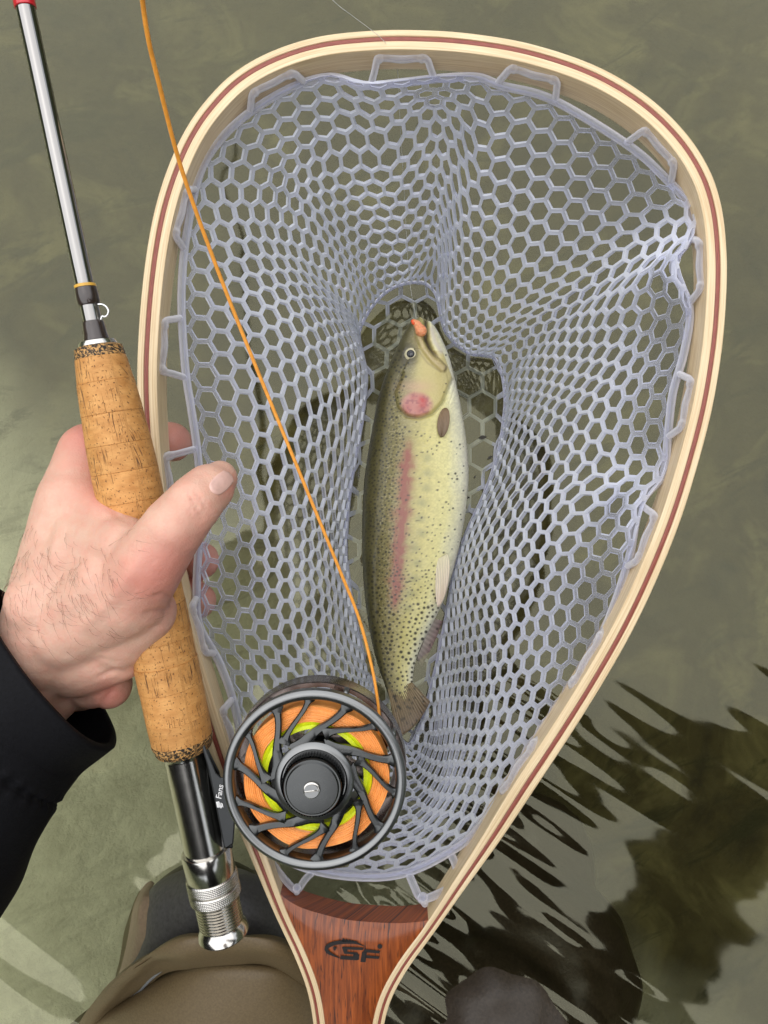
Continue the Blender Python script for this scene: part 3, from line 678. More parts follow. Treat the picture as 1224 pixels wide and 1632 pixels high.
# spots
sp = []
for _ in range(60000):
    y = rng.uniform(556, 1118); l_, r_ = np.interp(y, ys, lx), np.interp(y, ys, rx); a_ = rng.uniform(.02, .98); x = l_ + (r_ - l_) * a_
    tl = float(smoothstep(880, 1010, y)); p = (1.0 if a_ < .36 + .5 * tl else .025 + .25 * tl) * (.45 + .55 * tl) * (.25 if y < 690 else 1)
    if abs(x - np.interp(y, [690, 960], [652, 630])) < 10 and 690 < y < 960: p *= .3
    if y < 668 and a_ > .30: p *= .12
    if rng.random() > p: continue
    r0 = rng.uniform(1.1, 2.0) + 1.1 * tl * rng.random() - .3 * a_
    if all((x - q[0]) ** 2 + (y - q[1]) ** 2 > (4.7 + 2.0 * tl) ** 2 for q in sp[-1200:]): sp.append((x, y, r0))
    if len(sp) > 1000: break
order = np.argsort(py); spy = py[order]
for x, y, r0 in sp:
    a0, a1 = np.searchsorted(spy, [y - 5, y + 5]); ii = order[a0:a1]; ii = ii[np.abs(px[ii] - x) < 6]; ii = ii[side[ii]]
    d_ = np.hypot((px[ii] - x) * .95, py[ii] - y) + rng.uniform(-.25, .25); t_ = smoothstep(r0 + .5, r0 - .7, d_) * .93
    C[ii] = C[ii] * (1 - t_)[:, None] + np.array([.020, .017, .008]) * t_[:, None]
f = grid_faces(NS, NA, False, True) + [tuple(range(NA)), tuple((NS - 1) * NA + q for q in range(NA))]
obj('body', l2w(V), f, MT['trout'], trout, True, None, np.clip(C, 0, 1), fixn=False)
def surf_d(x, y):              # distance of the flank's surface at a pixel
    i = int(np.argmin((px - x) ** 2 + (py - y) ** 2 + np.where(side, 0, 1e6))); return -V[i, 2]
# eye
ed = surf_d(655, 565); ec = W(655, 565, ed + .0016); ax = l2w([-.15, .05, 1]) - l2w([0, 0, 0])
v_, f_, _ = lathe(ec, ax, [(0, .0047), (.0010, .0046), (.0019, .0037), (.0023, .0027), (.0024, .0001)], 28); eye = obj('eye', v_, f_, MT['eye_ring'], trout)
v_, f_, _ = lathe(ec + ax * .0014, ax, [(0, .0029), (.0011, .0028), (.0017, .0020), (.0020, .0001)], 24); obj('pupil', v_, f_, MT['pupil'], eye)
# fins: thin tapered blades with rays
def fin(name, outline, d0, d1, cbase, cedge, rays=16, spots=0, wave=.0012, seed=1, rnd=0.0):
    """outline: root start, root end, tip end, tip start in pixels, filled as a fan of rays"""
    a, b_, c, e = [np.array(q, float) for q in outline]; n1, n2 = rays * 4 + 1, 18
    u = np.linspace(0, 1, n1)[:, None, None]; w = np.linspace(0, 1, n2)[None, :, None]; u = u + 0 * w; u = .5 + (u - .5) * (1 - rnd * (1 - np.sqrt(np.clip(1 - (w * 2 - 1) ** 2, .02, 1))))
    P = (a * (1 - u) + b_ * u) * (1 - w) + (e * (1 - u) + c * u) * w
    bow = np.sin(np.pi * u) * w * np.linalg.norm(e - a) * .10; dirn = ((e + c) / 2 - (a + b_) / 2); dirn = dirn / np.linalg.norm(dirn); P = P + bow * dirn
    wv = np.broadcast_to(w, (n1, n2, 1))[..., 0]; uv = np.broadcast_to(np.linspace(0, 1, n1)[:, None], (n1, n2))
    dd = d0 + (d1 - d0) * wv + wave * np.sin(uv * rays * 2 * np.pi) * .35 * (1 - wv * .5) + wave * 1.6 * np.sin(uv * 7 + seed) * wv
    T = loc(P[..., 0], P[..., 1], dd); th = .0011 * (1 - .8 * wv); Bm = T.copy(); Bm[..., 2] -= th
    Vv = np.vstack([T.reshape(-1, 3), Bm.reshape(-1, 3)]); m0 = n1 * n2
    fs = grid_faces(n1, n2) + [tuple(q[::-1]) for q in grid_faces(n1, n2, off=m0)]
    edge = [i * n2 for i in range(n1)] + [(n1 - 1) * n2 + j for j in range(1, n2)] + [i * n2 + n2 - 1 for i in range(n1 - 2, -1, -1)] + [j for j in range(n2 - 2, 0, -1)]
    fs += [(edge[q], edge[(q + 1) % len(edge)], m0 + edge[(q + 1) % len(edge)], m0 + edge[q]) for q in range(len(edge))]
    cc = lerp(cbase, cedge, wv.ravel()); cc *= (1 + .22 * np.sin(uv.ravel() * rays * 2 * np.pi))[:, None]
    pxs, pys = P[..., 0].ravel(), P[..., 1].ravel(); rr = np.random.default_rng(seed)
    for _ in range(spots):
        x, y = rr.uniform(pxs.min(), pxs.max()), rr.uniform(pys.min(), pys.max()); t_ = smoothstep(2.4, 1.2, np.hypot(pxs - x, pys - y)) * .85; cc = cc * (1 - t_)[:, None] + np.array([.02, .017, .008]) * t_[:, None]
    obj(name, l2w(Vv), fs, MT['trout'], trout, True, None, np.clip(np.vstack([cc, cc]), 0, 1))
pd = surf_d(706, 655)
fin('pectoral_fin', [(701, 650), (719, 650), (714, 694), (694, 690)], pd - .0012, pd - .006, (.26, .165, .08), (.17, .11, .06), 9, 0, .0006, 3, .85)
wd = water_d(900); fin('pelvic_fin', [(716, 872), (724, 868), (732, 884), (722, 922)], wd + .004, wd + .008, (.36, .15, .12), (.22, .10, .085), 8, 0, .0008, 5, .5)
fin('pelvic_fin', [(694, 892), (718, 880), (716, 930), (694, 972)], surf_d(704, 890) - .0015, surf_d(692, 950) - .003, (.78, .72, .50), (.74, .60, .48), 8, 0, .0008, 6, .5)
wd = water_d(1020); fin('anal_fin', [(690, 985), (664, 1050), (672, 1062), (706, 990)], wd - .006, wd - .001, (.48, .42, .36), (.24, .15, .14), 10, 14, .0008, 7)
fin('adipose_fin', [(588, 1030), (598, 1056), (588, 1086), (579, 1066)], water_d(1055) - .008, water_d(1060) - .006, (.20, .17, .06), (.16, .13, .05), 4, 10, .0003, 8, .5)
fin('dorsal_fin', [(578, 880), (586, 985), (570, 1000), (556, 930)], water_d(930) + .002, water_d(930) + .010, (.13, .11, .045), (.11, .095, .05), 12, 12, .001, 9)
fin('tail_fin', [(618, 1098), (657, 1088), (686, 1118), (634, 1176)], water_d(1105) - .011, water_d(1150) - .012, (.26, .19, .085), (.17, .115, .065), 16, 60, .0010, 10)
# egg fly in the corner of the mouth
fd = surf_d(668, 524) - .004
fly = empty('egg_fly', W(668, 522, fd), 'small peach orange egg fly stuck in the mouth of the trout', 'fishing fly')
v_, f_, n_ = remesh_obj([capsule(W(666, 519, fd), .0030, W(671, 527, fd - .001), .0043, 16), capsule(W(660, 513, fd), .0022, W(666, 517, fd), .0026, 14)], .0004, 4)
v_ = v_ + n_ * (.0005 * (vnoise(v_ * 900, 3) - .5))[:, None]
obj('egg_body', v_, f_, MT['egg'], fly); v_, f_ = capsule(W(657.5, 512, fd - .0008), .0013, W(659, 515, fd - .001), .0013, 10); obj('red_spot', v_, f_, MT['egg_spot'], fly)

# ------------------------------------------------------------------ fly rod
def rod_at(y):                 # the rod's straight axis: pixel row -> point
    a, b_ = loc(38, 0, .305), loc(352, 1465, .360); d_ = b_ - a
    # solve the row
    t_ = np.asarray((a[1] * F + (y - CY) * a[2] * -1) / -((d_[1]) * F + (y - CY) * d_[2] * -1)); return a + d_ * t_
A0, A1 = rod_at(0.0), rod_at(1465.0); rax = (A1 - A0) / np.linalg.norm(A1 - A0)
def rt(y): return float((rod_at(float(y)) - A0) @ rax)          # distance along the rod from the picture's upper edge
rod = empty('fly_rod', l2w(A1), 'dark fly rod with cork grip and nickel reel seat held against the net', 'fishing rod')
RA, RX = l2w(A0), ROT @ rax
def turned(name, prof, mat, parent, seg=56, smooth=True, split=True):
    V, f, st = lathe(RA, RX, prof, seg); o = obj(name, V, f, MT[mat], parent, smooth, st)
    if split:
        e = o.modifiers.new('es', 'EDGE_SPLIT'); e.split_angle = math.radians(38)
    return o
y_ck = 548
blank = turned('blank', [(-.55, .0024), (rt(0), .0037), (rt(455), .0038), (rt(y_ck), .0039)], 'carbon', rod, 40)
turned('red_band', [(rt(-60), .0040), (rt(-59), .00405), (rt(12), .0042), (rt(13), .0040)], 'red_wrap', blank)
turned('gold_band', [(rt(453), .0039), (rt(454), .0044), (rt(458), .0044), (rt(459), .0039)], 'gold', blank)
turned('thread_wrap', [(rt(457), .0040), (rt(459), .0045), (rt(470), .0048), (rt(484), .0047), (rt(487), .0042)], 'brown_wrap', blank)
turned('thread_wrap', [(rt(512), .0042), (rt(515), .0046), (rt(535), .0050), (rt(549), .0060)], 'brown_wrap', blank)
turned('winding_check', [(rt(542), .0058), (rt(544), .0074), (rt(549), .0080), (rt(552), .0080)], 'nickel', rod)
kp = [rod_at(487.0) + [.0042, 0, .002], rod_at(487.5) + [.0062, 0, .0022], rod_at(491.0) + [.0076, 0, .0022], rod_at(498.0) + [.0082, 0, .0022], rod_at(505.0) + [.0072, 0, .0022], rod_at(507.0) + [.006, 0, .0022], rod_at(506.0) + [.0050, 0, .002], rod_at(512.0) + [.0042, 0, .002]]
v_, f_ = tube(l2w(catmull(kp, 36)), .0005, 8); obj('hook_keeper', v_, f_, MT['steel'], rod)
grip = empty('cork_grip'); grip.parent = rod
GY = [551, 575, 610, 660, 700, 740, 800, 900, 1000, 1080, 1150, 1180, 1196]; GR = [.0098, .0107, .0118, .0128, .0136, .0140, .0140, .0138, .0138, .0139, .0140, .0137, .0118]
g0, g1 = rt(551), rt(1196); gr = lambda t_: np.interp(t_, [rt(y) for y in GY], GR)
edges = [g0, g0 + .0050]
nr = 14
cuts = np.linspace(g0 + .0050, g1 - .0062, nr + 1)[1:]; cuts[:-1] += rng.uniform(-.0022, .0022, nr - 1); edges += list(cuts) + [g1]
for q in range(len(edges) - 1):
    a, b_ = edges[q], edges[q + 1]; bur = q in (0, len(edges) - 2); c = .00012
    ts = np.linspace(a + c, b_ - c, 7); ro_ = rng.uniform(-.00012, .00012); prof = [(a, gr(a) - .00022)] + [(t_, gr(t_) + ro_) for t_ in ts] + [(b_, gr(b_) - .00022)]
    if q == 0: prof = [(a, gr(a) - .0016), (a + .0007, gr(a) - .0003)] + prof[2:]
    if q == len(edges) - 2: prof = prof[:-2] + [(b_ - .0016, gr(b_ - .0025)), (b_ - .0005, .0122), (b_, .0104)]
    turned('burl_cork_ring' if bur else 'cork_ring', prof, 'burl_cork' if bur else 'cork', grip, 72)
seat = turned('reel_seat', [(rt(1194), .0088), (rt(1197), .0102), (rt(1200), .0099), (rt(1204), .0097), (rt(1372), .0098), (rt(1374), .0090)], 'nickel', rod, 72)
turned('sliding_hood', [(rt(1352), .0104), (rt(1353), .0112), (rt(1356), .0114), (rt(1392), .0114), (rt(1394), .0110)], 'nickel', rod, 72)
def knurl(y0, y1, r):
    n1, n2 = 26, 240; a, b_ = rt(y0), rt(y1); t_ = np.linspace(0, 1, n1); an_ = np.linspace(0, 2 * np.pi, n2, endpoint=False)
    base = r - .0008 * (np.abs(t_ - .5) * 2) ** 10
    rr = base[:, None] + .00028 * (np.cos(an_[None] * 40 + t_[:, None] * 22) * np.cos(an_[None] * 40 - t_[:, None] * 22))
    u_ = np.cross(RX, [.3, .5, .8]); u_ /= np.linalg.norm(u_); w_ = np.cross(RX, u_)
    Vv = RA + (a + (b_ - a) * t_)[:, None, None] * RX + rr[..., None] * (np.cos(an_)[None, :, None] * u_ + np.sin(an_)[None, :, None] * w_)
    return Vv.reshape(-1, 3), grid_faces(n1, n2, False, True) + [tuple(range(n2)), tuple((n1 - 1) * n2 + q for q in range(n2))]
for y0, y1, r in ((1393, 1411, .0117), (1412, 1429, .0117)):
    v_, f_ = knurl(y0, y1, r); obj('knurled_ring', v_, f_, MT['nickel'], rod)
th = [(rt(1428), .0098)]
for q in range(9):
    y = 1430 + q * 4.6; th += [(rt(y), .0092), (rt(y + 1.2), .0103), (rt(y + 2.4), .0103), (rt(y + 3.6), .0092)]
th += [(rt(1472), .0097), (rt(1478), .0112), (rt(1486), .0118), (rt(1488), .0114), (rt(1489), .006)]
turned('threaded_butt', th, 'nickel', rod, 72)

# ------------------------------------------------------------------ fly reel
RC = loc(501, 1244, .327); RR = 147 * .327 / F
reel = empty('fly_reel', l2w(loc(501, 1244, .352)), 'grey skeleton spool fly reel wound with orange line on the cork rod', 'fishing reel')
AXL = np.array([-.02, -.045, 1.0]); AXL /= np.linalg.norm(AXL); EX = np.cross([0, 1, 0], AXL); EX /= np.linalg.norm(EX); EY = np.cross(AXL, EX)
def rl_(x, y, z): return RC + np.multiply.outer(x, EX) + np.multiply.outer(y, EY) + np.multiply.outer(z, AXL)   # z towards the eye
RAX = ROT @ AXL
def rlathe(name, prof, mat, parent, seg=96, caps=False, sa_=38):
    V, f, st = lathe(l2w(RC), RAX, prof, seg, ROT @ EX, caps); o = obj(name, V, f, MT[mat], parent, True, st); e = o.modifiers.new('es', 'EDGE_SPLIT'); e.split_angle = math.radians(sa_); return o
R = RR
spool = rlathe('spool_rim', [(-.0050, R * .985), (-.0012, R), (.0004, R * .992), (.0013, R * .965), (.0014, R * .94), (.0008, R * .900), (-.0002, R * .884), (-.0022, R * .880), (-.0050, R * .880), (-.0050, R * .985)], 'gunmetal', reel, 128)
def spoke(th0, th1, r0, r1, w0, wm, w1, z0, z1, bow, name='spoke', mat='spoke_metal', par=None, flare=1.8):
    t_ = np.linspace(0, 1, 22); th_ = np.radians(th0 + (th1 - th0) * t_ + bow * np.sin(np.pi * t_)); r_ = r0 + (r1 - r0) * t_
    c = np.stack([r_ * np.cos(th_), r_ * np.sin(th_)], 1); tg_ = np.gradient(c, axis=0); tg_ /= np.linalg.norm(tg_, axis=1)[:, None]; nr_ = np.stack([-tg_[:, 1], tg_[:, 0]], 1)
    w = np.interp(t_, [0, .5, 1], [w0, wm, w1]); w = w * (1 + (flare - 1) * (np.exp(-((1 - t_) / .09) ** 2) + np.exp(-(t_ / .09) ** 2)))
    zc = z0 + (z1 - z0) * t_
    pr = [(-.5, -.0012), (-.5, .0007), (-.32, .0012), (.32, .0012), (.5, .0007), (.5, -.0012)]
    rows = [rl_(c[:, 0] + nr_[:, 0] * w * a, c[:, 1] + nr_[:, 1] * w * a, zc + z) for a, z in pr]
    V = np.stack(rows, 1).reshape(-1, 3); q = len(pr)
    o = obj(name, l2w(V), grid_faces(22, q, False, True) + [tuple(range(q)), tuple(21 * q + i for i in range(q))], MT[mat], par or spool)
    e = o.modifiers.new('es', 'EDGE_SPLIT'); e.split_angle = math.radians(35); return o
for q in range(7):
    a = 112 + q * 360 / 7
    spoke(a + 4, a - 46, R * .35, R * .900, .0058, .0026, .0032, -.0004, -.0012, -13, flare=2.0)
    spoke(a - 34, a - 70, R * .52, R * .900, .0026, .0019, .0024, -.0004, -.0014, -8, flare=2.2)
rlathe('hub', [(-.012, R * .28), (-.0010, R * .43), (.0010, R * .43), (.0018, R * .41), (.0022, R * .365), (.0008, R * .345), (.0008, R * .28)], 'gunmetal', spool)
knob = rlathe('drag_knob', [(.0005, R * .325), (.0060, R * .322), (.0078, R * .305), (.0080, R * .30), (.0080, R * .285), (.0086, R * .27), (.0092, R * .10), (.0092, .0001)], 'spoke_metal', reel)
n1, n2 = 5, 260; t_ = np.linspace(.001, .0065, n1); an_ = np.linspace(0, 2 * np.pi, n2, endpoint=False); rr = R * .329 + .00022 * np.cos(an_ * 65)
V = rl_(np.outer(np.ones(n1), rr * np.cos(an_)), np.outer(np.ones(n1), rr * np.sin(an_)), np.outer(t_, np.ones(n2))).reshape(-1, 3)
obj('knurling', l2w(V), grid_faces(n1, n2, False, True), MT['dark_metal'], knob)
sc_ = rlathe('screw', [(.0090, .0036), (.0104, .0034), (.0108, .0028), (.0108, .0001)], 'nickel', knob, 32)
for s_ in (-1, 1):             # the slotted head: two half moons
    u_ = np.linspace(-1, 1, 14); hp = [(x * .0028, s_ * (.0004 + 0 * x)) for x in u_] + [(.0029 * math.cos(b), s_ * (.0004 + .0024 * abs(math.sin(b)))) for b in np.linspace(0, math.pi, 14)]
    hp = np.array(hp); ro = math.radians(8); hp = hp @ np.array([[math.cos(ro), math.sin(ro)], [-math.sin(ro), math.cos(ro)]])
    V, f = prism(rl_(hp[:, 0], hp[:, 1], np.full(len(hp), .0114)), rl_(hp[:, 0], hp[:, 1], np.full(len(hp), .0106))); obj('slot_half', l2w(V), f, MT['gunmetal'], knob, False)
# wound line: many turns seen from the side
rs_ = np.linspace(R * .80, R * .615, 60); prof = [(-.016, R * .80)] + [(-.0036 + .00022 * abs(math.sin(i * math.pi / 2.6)) - .0003 * (i / 60), r) for i, r in enumerate(rs_)] + [(-.016, R * .615)]
n2 = 160; an_ = np.linspace(0, 2 * np.pi, n2, endpoint=False); prof = np.array(prof)
wob = .00035 * np.sin(3 * an_ + 1) + .0003 * np.sin(7 * an_ + 2)
V = rl_(np.outer(prof[:, 1], np.cos(an_)) + np.outer(np.ones(len(prof)), wob * np.cos(an_)), np.outer(prof[:, 1], np.sin(an_)) + np.outer(np.ones(len(prof)), wob * np.sin(an_)), np.outer(prof[:, 0], np.ones(n2)) + .00025 * np.sin(np.outer(np.arange(len(prof)) * .9, np.ones(n2)) + np.outer(np.ones(len(prof)), 2 * an_))).reshape(-1, 3)
obj('wound_line', l2w(V), grid_faces(len(prof), n2, False, True), MT['orange_line'], reel)
rlathe('backing_line', [(-.0050, R * .622), (-.0044, R * .60), (-.0050, R * .57), (-.0046, R * .53), (-.012, R * .548), (-.020, R * .55)], 'backing', reel)
rlathe('arbor', [(-.010, R * .552), (-.022, R * .545), (-.022, R * .52), (-.010, R * .53), (-.010, R * .552)], 'dark_metal', reel)
frame = rlathe('rear_frame', [(-.0125, R * .985), (-.0125, R * 1.0), (-.0240, R * 1.0), (-.0260, R * .985), (-.0260, R * .86), (-.0235, R * .86), (-.0235, R * .955), (-.0150, R * .972), (-.0125, R * .985)], 'browned_gunmetal', reel, 128)
for q in range(7):
    a = 90 + q * 360 / 7; spoke(a, a - 18, R * .25, R * .88, .008, .0055, .008, -.0247, -.0247, 4, 'rear_spoke', 'browned_gunmetal', frame)
rlathe('rear_hub', [(-.0255, .0005), (-.0255, R * .30), (-.0225, R * .30), (-.0225, R * .2), (-.010, R * .18), (-.004, R * .18)], 'dark_metal', frame)
for a in (28, 70, 140):        # cross bars that join frame and spool cage
    p = np.array([[R * .965 * math.cos(math.radians(a)), R * .965 * math.sin(math.radians(a))]] * 2); v_, f_ = tube(l2w(rl_(p[:, 0], p[:, 1], np.array([-.0055, -.024]))), .0014, 10); obj('frame_pillar', v_, f_, MT['gunmetal'], frame)
# foot that sits in the rod's reel seat
fp = np.array([(319, 1183), (326, 1187), (345, 1232), (352, 1239), (366, 1240), (376, 1290), (372, 1345), (362, 1352), (357, 1352), (345, 1290), (333, 1230)])
V, f = prism(loc(fp[:, 0], fp[:, 1], .3405), loc(fp[:, 0], fp[:, 1], .3470)); foot = bevel(obj('reel_foot', l2w(V), f, MT['dark_metal'], reel, False), .0006)
V, f = prism(loc(np.array([322, 331, 350, 362, 372, 360]), np.array([1190, 1192, 1230, 1300, 1352, 1352]), .3462), loc(np.array([322, 331, 350, 362, 372, 360]), np.array([1190, 1192, 1230, 1300, 1352, 1352]), .352)); bevel(obj('foot_bridge', l2w(V), f, MT['dark_metal'], reel, False), .0008)
def lettering(name, text, x, y, d, size_px, rot, mat, parent, shear=.2, bold=.0):
    cu = bpy.data.curves.new(name, 'FONT'); cu.body = text; cu.size = size_px * d / F; cu.shear = shear; cu.offset = bold * size_px * d / F; cu.extrude = .00008; cu.align_x = 'LEFT'
    o = bpy.data.objects.new('tmp', cu); col.objects.link(o); dg = bpy.context.evaluated_depsgraph_get(); me = bpy.data.meshes.new_from_object(o.evaluated_get(dg)); bpy.data.objects.remove(o)
    v = np.zeros(len(me.vertices) * 3); me.vertices.foreach_get('co', v); v = v.reshape(-1, 3); fs = [tuple(p.vertices) for p in me.polygons]; bpy.data.meshes.remove(me)
    c, s = math.cos(rot), math.sin(rot); q = np.stack([v[:, 0] * c - v[:, 1] * s, v[:, 0] * s + v[:, 1] * c, v[:, 2]], 1) + loc(x, y, d)
    return obj(name, l2w(q), fs, MT[mat], parent, False)
lettering('maker_lettering', 'Fans', 352.5, 1274, .3402, 13, math.radians(81), 'white_print', foot, .1, .012)
flat_mesh('maker_emblem', [[(344, 1278), (349, 1277), (352, 1283), (350, 1287), (346, 1287), (345, 1282)], [(348, 1280), (351, 1279), (354, 1286), (352, 1289)], [(352, 1279), (355, 1281), (356, 1287), (354, 1286)]], .3402, 'white_print', foot, .0003)

# ------------------------------------------------------------------ lines
pts = catmull([loc(*p) for p in ((196, -300, .16), (214, -120, .185), (227, 0, .205), (236, 60, .213), (250, 120, .222), (288, 265, .245), (340, 412, .266), (398, 560, .285), (470, 735, .304), (540, 905, .322), (572, 985, .330), (592, 1060, .335), (601, 1110, .337), (604, 1136, .338), (605, 1165, .3385), (600, 1200, .3385))], 150)
v_, f_ = tube(l2w(pts), .00070, 10); tag(obj('fly_line', v_, f_, MT['fly_line'], None, at=l2w(pts[-1])), 'thin orange fly line running from the reel past the rod', 'fishing line')
pts = catmull([loc(*p) for p in ((440, -90, .32), (530, 0, .345), (560, 24, .353), (592, 48, .3635), (612, 66, .3685), (632, 100, .384), (638, 200, .43), (645, 320, .48), (652, 440, .535), (664, 514, fd - .001))], 90)
v_, f_ = tube(l2w(pts), .00014, 6); tag(obj('leader_line', v_, f_, MT['leader'], None, at=l2w(pts[-1])), 'hair thin clear leader crossing the hoop down to the egg fly', 'fishing line')
# dark leaf scraps afloat in the bag
for x, y, a, s_, lb in ((769, 697, .2, 7, 'largest dark leaf scrap afloat beside the trout below its pectoral fin'), (781, 729, .5, 5, 'dark leaf scrap afloat hard against the mesh wall'), (744, 793, .1, 5, 'dark leaf scrap afloat where the mesh closes in on the trout belly'), (757, 760, 1.0, 3, 'tiniest dark leaf scrap afloat midway between the other scraps')):
    w = np.linspace(0, 1, 9); up_ = [(x + math.cos(a) * (t_ - .5) * 2 * s_ - math.sin(a) * k_ * s_ * .45 * math.sin(math.pi * t_), y - math.sin(a) * (t_ - .5) * 2 * s_ - math.cos(a) * k_ * s_ * .45 * math.sin(math.pi * t_)) for k_, seq in ((1, w), (-1, w[::-1][1:-1])) for t_ in seq]
    up_ = np.array(up_); V, f = prism(loc(up_[:, 0], up_[:, 1], water_d(y) - .0012), loc(up_[:, 0], up_[:, 1], water_d(y) + .0004))
    tag(obj('leaf_scrap', l2w(V), f, MT['leaf_bit'], None, False, at=W(x, y, water_d(y))), lb, 'leaf', 'leaf scraps afloat in the net')

# ------------------------------------------------------------------ the angler
ang = empty('person', (0.05, -.42, -.40), 'angler in black jacket and brown waders holding rod and net in one hand', 'person')
def cp(a, ra, b_, rb): return capsule(W(*a), ra * a[2] / F, W(*b_), rb * b_[2] / F)
wr = (72, 1052, .352)
H_ = [cp((-190, 1265, .37), 100, (-20, 1125, .36), 88), cp((-20, 1125, .36), 86, (66, 1035, .350), 78), cp((0, 1150, .372), 72, (92, 1075, .365), 62),
      # back of the hand, index to little finger
      cp((66, 1030, .344), 72, (122, 800, .345), 62), cp((122, 800, .345), 60, (140, 722, .353), 47), cp((85, 1040, .356), 72, (120, 830, .372), 58), cp((120, 830, .372), 56, (128, 760, .385), 44),
      cp((105, 1060, .372), 66, (140, 880, .392), 50), cp((125, 1075, .385), 58, (160, 930, .405), 46),
      cp((70, 960, .336), 60, (140, 900, .336), 58), cp((100, 900, .338), 60, (165, 880, .328), 54), cp((120, 980, .334), 62, (175, 930, .322), 62),
      # palm, heel and ball of the thumb
      cp((120, 1050, .350), 62, (185, 1030, .345), 58), cp((150, 1085, .362), 46, (172, 1092, .360), 38), cp((100, 1010, .338), 60, (205, 950, .322), 66), cp((205, 950, .322), 62, (240, 893, .309), 58), cp((190, 1010, .338), 58, (232, 975, .330), 50),
      cp((130, 860, .338), 55, (200, 870, .318), 48), cp((128, 800, .346), 50, (180, 838, .324), 34), cp((140, 760, .352), 42, (165, 800, .342), 30),
      # thumb
      cp((240, 893, .309), 58, (276, 842, .303), 49), cp((276, 842, .303), 51, (312, 800, .301), 45), cp((312, 800, .301), 45, (334, 778, .305), 40), cp((334, 778, .305), 39, (351, 762, .310), 29),
      # fingers curled under cork and hoop
      cp((140, 722, .353), 44, (164, 712, .392), 34), cp((164, 712, .392), 33, (228, 704, .407), 29), cp((228, 704, .407), 33, (274, 704, .403), 32),
      cp((128, 760, .385), 42, (158, 790, .418), 33), cp((158, 790, .418), 33, (250, 850, .420), 30), cp((250, 850, .420), 30, (320, 893, .406), 30),
      cp((140, 880, .392), 44, (172, 870, .424), 33), cp((172, 870, .424), 33, (255, 930, .424), 30), cp((255, 930, .424), 30, (316, 957, .407), 29),
      cp((160, 930, .405), 42, (188, 955, .425), 30), cp((188, 955, .425), 30, (250, 1000, .424), 26), cp((250, 1000, .424), 26, (292, 1008, .412), 21)]
hv, hf, hn = remesh_obj(H_, .0013, 9)
hx, hy, hd_ = proj(hv)
fac = (hn @ (ROT @ np.array([0, 0, 1]))) > .05
# creases and tendons, cut into the surface itself
def crease(pts, w, dep):
    global hv
    dd, t_ = dist_poly(hx, hy, pts); k_ = np.exp(-(dd / w) ** 2) * np.sin(np.pi * np.clip(t_ * .9 + .05, 0, 1)) * np.where(fac, 1, 0); hv = hv - hn * (k_ * dep)[:, None]
thumb_z = np.where(hd_ < .335, 1, 0)
for pts, w, dep in (([(292, 776), (306, 796), (322, 826)], 2.4, .0013), ([(300, 770), (316, 790), (332, 816)], 2.2, .0009), ([(284, 784), (298, 806), (310, 832)], 2.2, .0008),
                    ([(286, 955), (262, 948), (240, 950)], 3, .0010), ([(284, 975), (258, 972), (228, 978)], 3, .0009), ([(275, 995), (250, 998), (222, 1004)], 3, .0006),
                    ([(170, 800), (190, 822), (216, 838)], 6, .0008), ([(205, 1075), (180, 1070), (150, 1082)], 4, .0012), ([(190, 1090), (170, 1112), (152, 1136)], 4, .0012), ([(196, 1058), (160, 1050), (130, 1066)], 4, .0005)): crease(pts, w, dep)
for pts, w, dep in (([(110, 770), (90, 860), (70, 960)], 9, -.0009), ([(230, 880), (180, 950), (120, 1010)], 12, -.0012), ([(150, 830), (120, 900), (90, 970)], 10, .0002)): crease(pts, w, dep)
hv = hv + hn * (.0005 * (vnoise(hv * 160, 3) - .5))[:, None]
base = np.array([.68, .42, .315]); pink = np.array([.66, .235, .185]); pale = np.array([.70, .455, .34]); red = np.array([.60, .19, .155])
hc = np.tile(base, (len(hv), 1))
def tint(x, y, rx_, ry_, c, k_):
    global hc
    t_ = np.exp(-(((hx - x) / rx_) ** 2 + ((hy - y) / ry_) ** 2)) * k_; hc = hc * (1 - t_)[:, None] + c * t_[:, None]
for a in ((135, 690, 50, 50, pink, .8), (170, 790, 50, 30, pink, .7), (230, 930, 60, 50, pink, .7), (270, 900, 40, 60, pink, .6), (80, 860, 60, 60, pale, .7), (330, 770, 30, 30, pale, .5), (110, 1060, 70, 50, pale, .7), (250, 830, 60, 25, pale, .6), (175, 1110, 30, 30, pink, .8),
          (280, 700, 40, 50, red, .55), (330, 900, 40, 90, red, .5), (366, 775, 16, 20, pink, .6), (150, 960, 60, 40, pale, .4)): tint(*a)
hc *= (1 + .10 * (vnoise(hv * 120, 9) - .5))[:, None]
body = obj('body', hv, hf, MT['skin'], ang, True, None, np.clip(hc, 0, 1), fixn=False)
# thumbnail, laid on the thumb
bvh = BVHTree.FromPolygons([tuple(q) for q in hv], hf)
camw = Vector((0, 0, H))
def hit(x, y, bv=bvh):
    d_ = (Vector(W(x, y, 1.0)) - camw).normalized(); r_ = bv.ray_cast(camw, d_); return r_
n1, n2 = 22, 18; NV = []; c0 = np.array([352, 770.]); u_ = np.array([.62, -.60]) * 1.0; u_ /= np.linalg.norm(u_); w_ = np.array([.60, .62]); w_ /= np.linalg.norm(w_)
okn = True
for i in range(n1):
    for j in range(n2):
        a, b_ = i / (n1 - 1) * 2 - 1, j / (n2 - 1) * 2 - 1
        A_ = a * math.sqrt(max(0, 1 - b_ * b_ * .45)); B_ = b_ * math.sqrt(max(0, 1 - a * a * .45)); p = c0 + u_ * A_ * 21 + w_ * B_ * 15
        r_ = hit(*p)
        if r_[0] is None: r_ = hit(*(p * .6 + c0 * .4))
        e = max(abs(a), abs(b_)); NV.append(np.array(r_[0]) + np.array(r_[1]) * (.00055 - .0009 * smoothstep(.86, 1.0, e) + .0003 * (a > .8)))
obj('thumbnail', np.array(NV), grid_faces(n1, n2), MT['nail'], body)
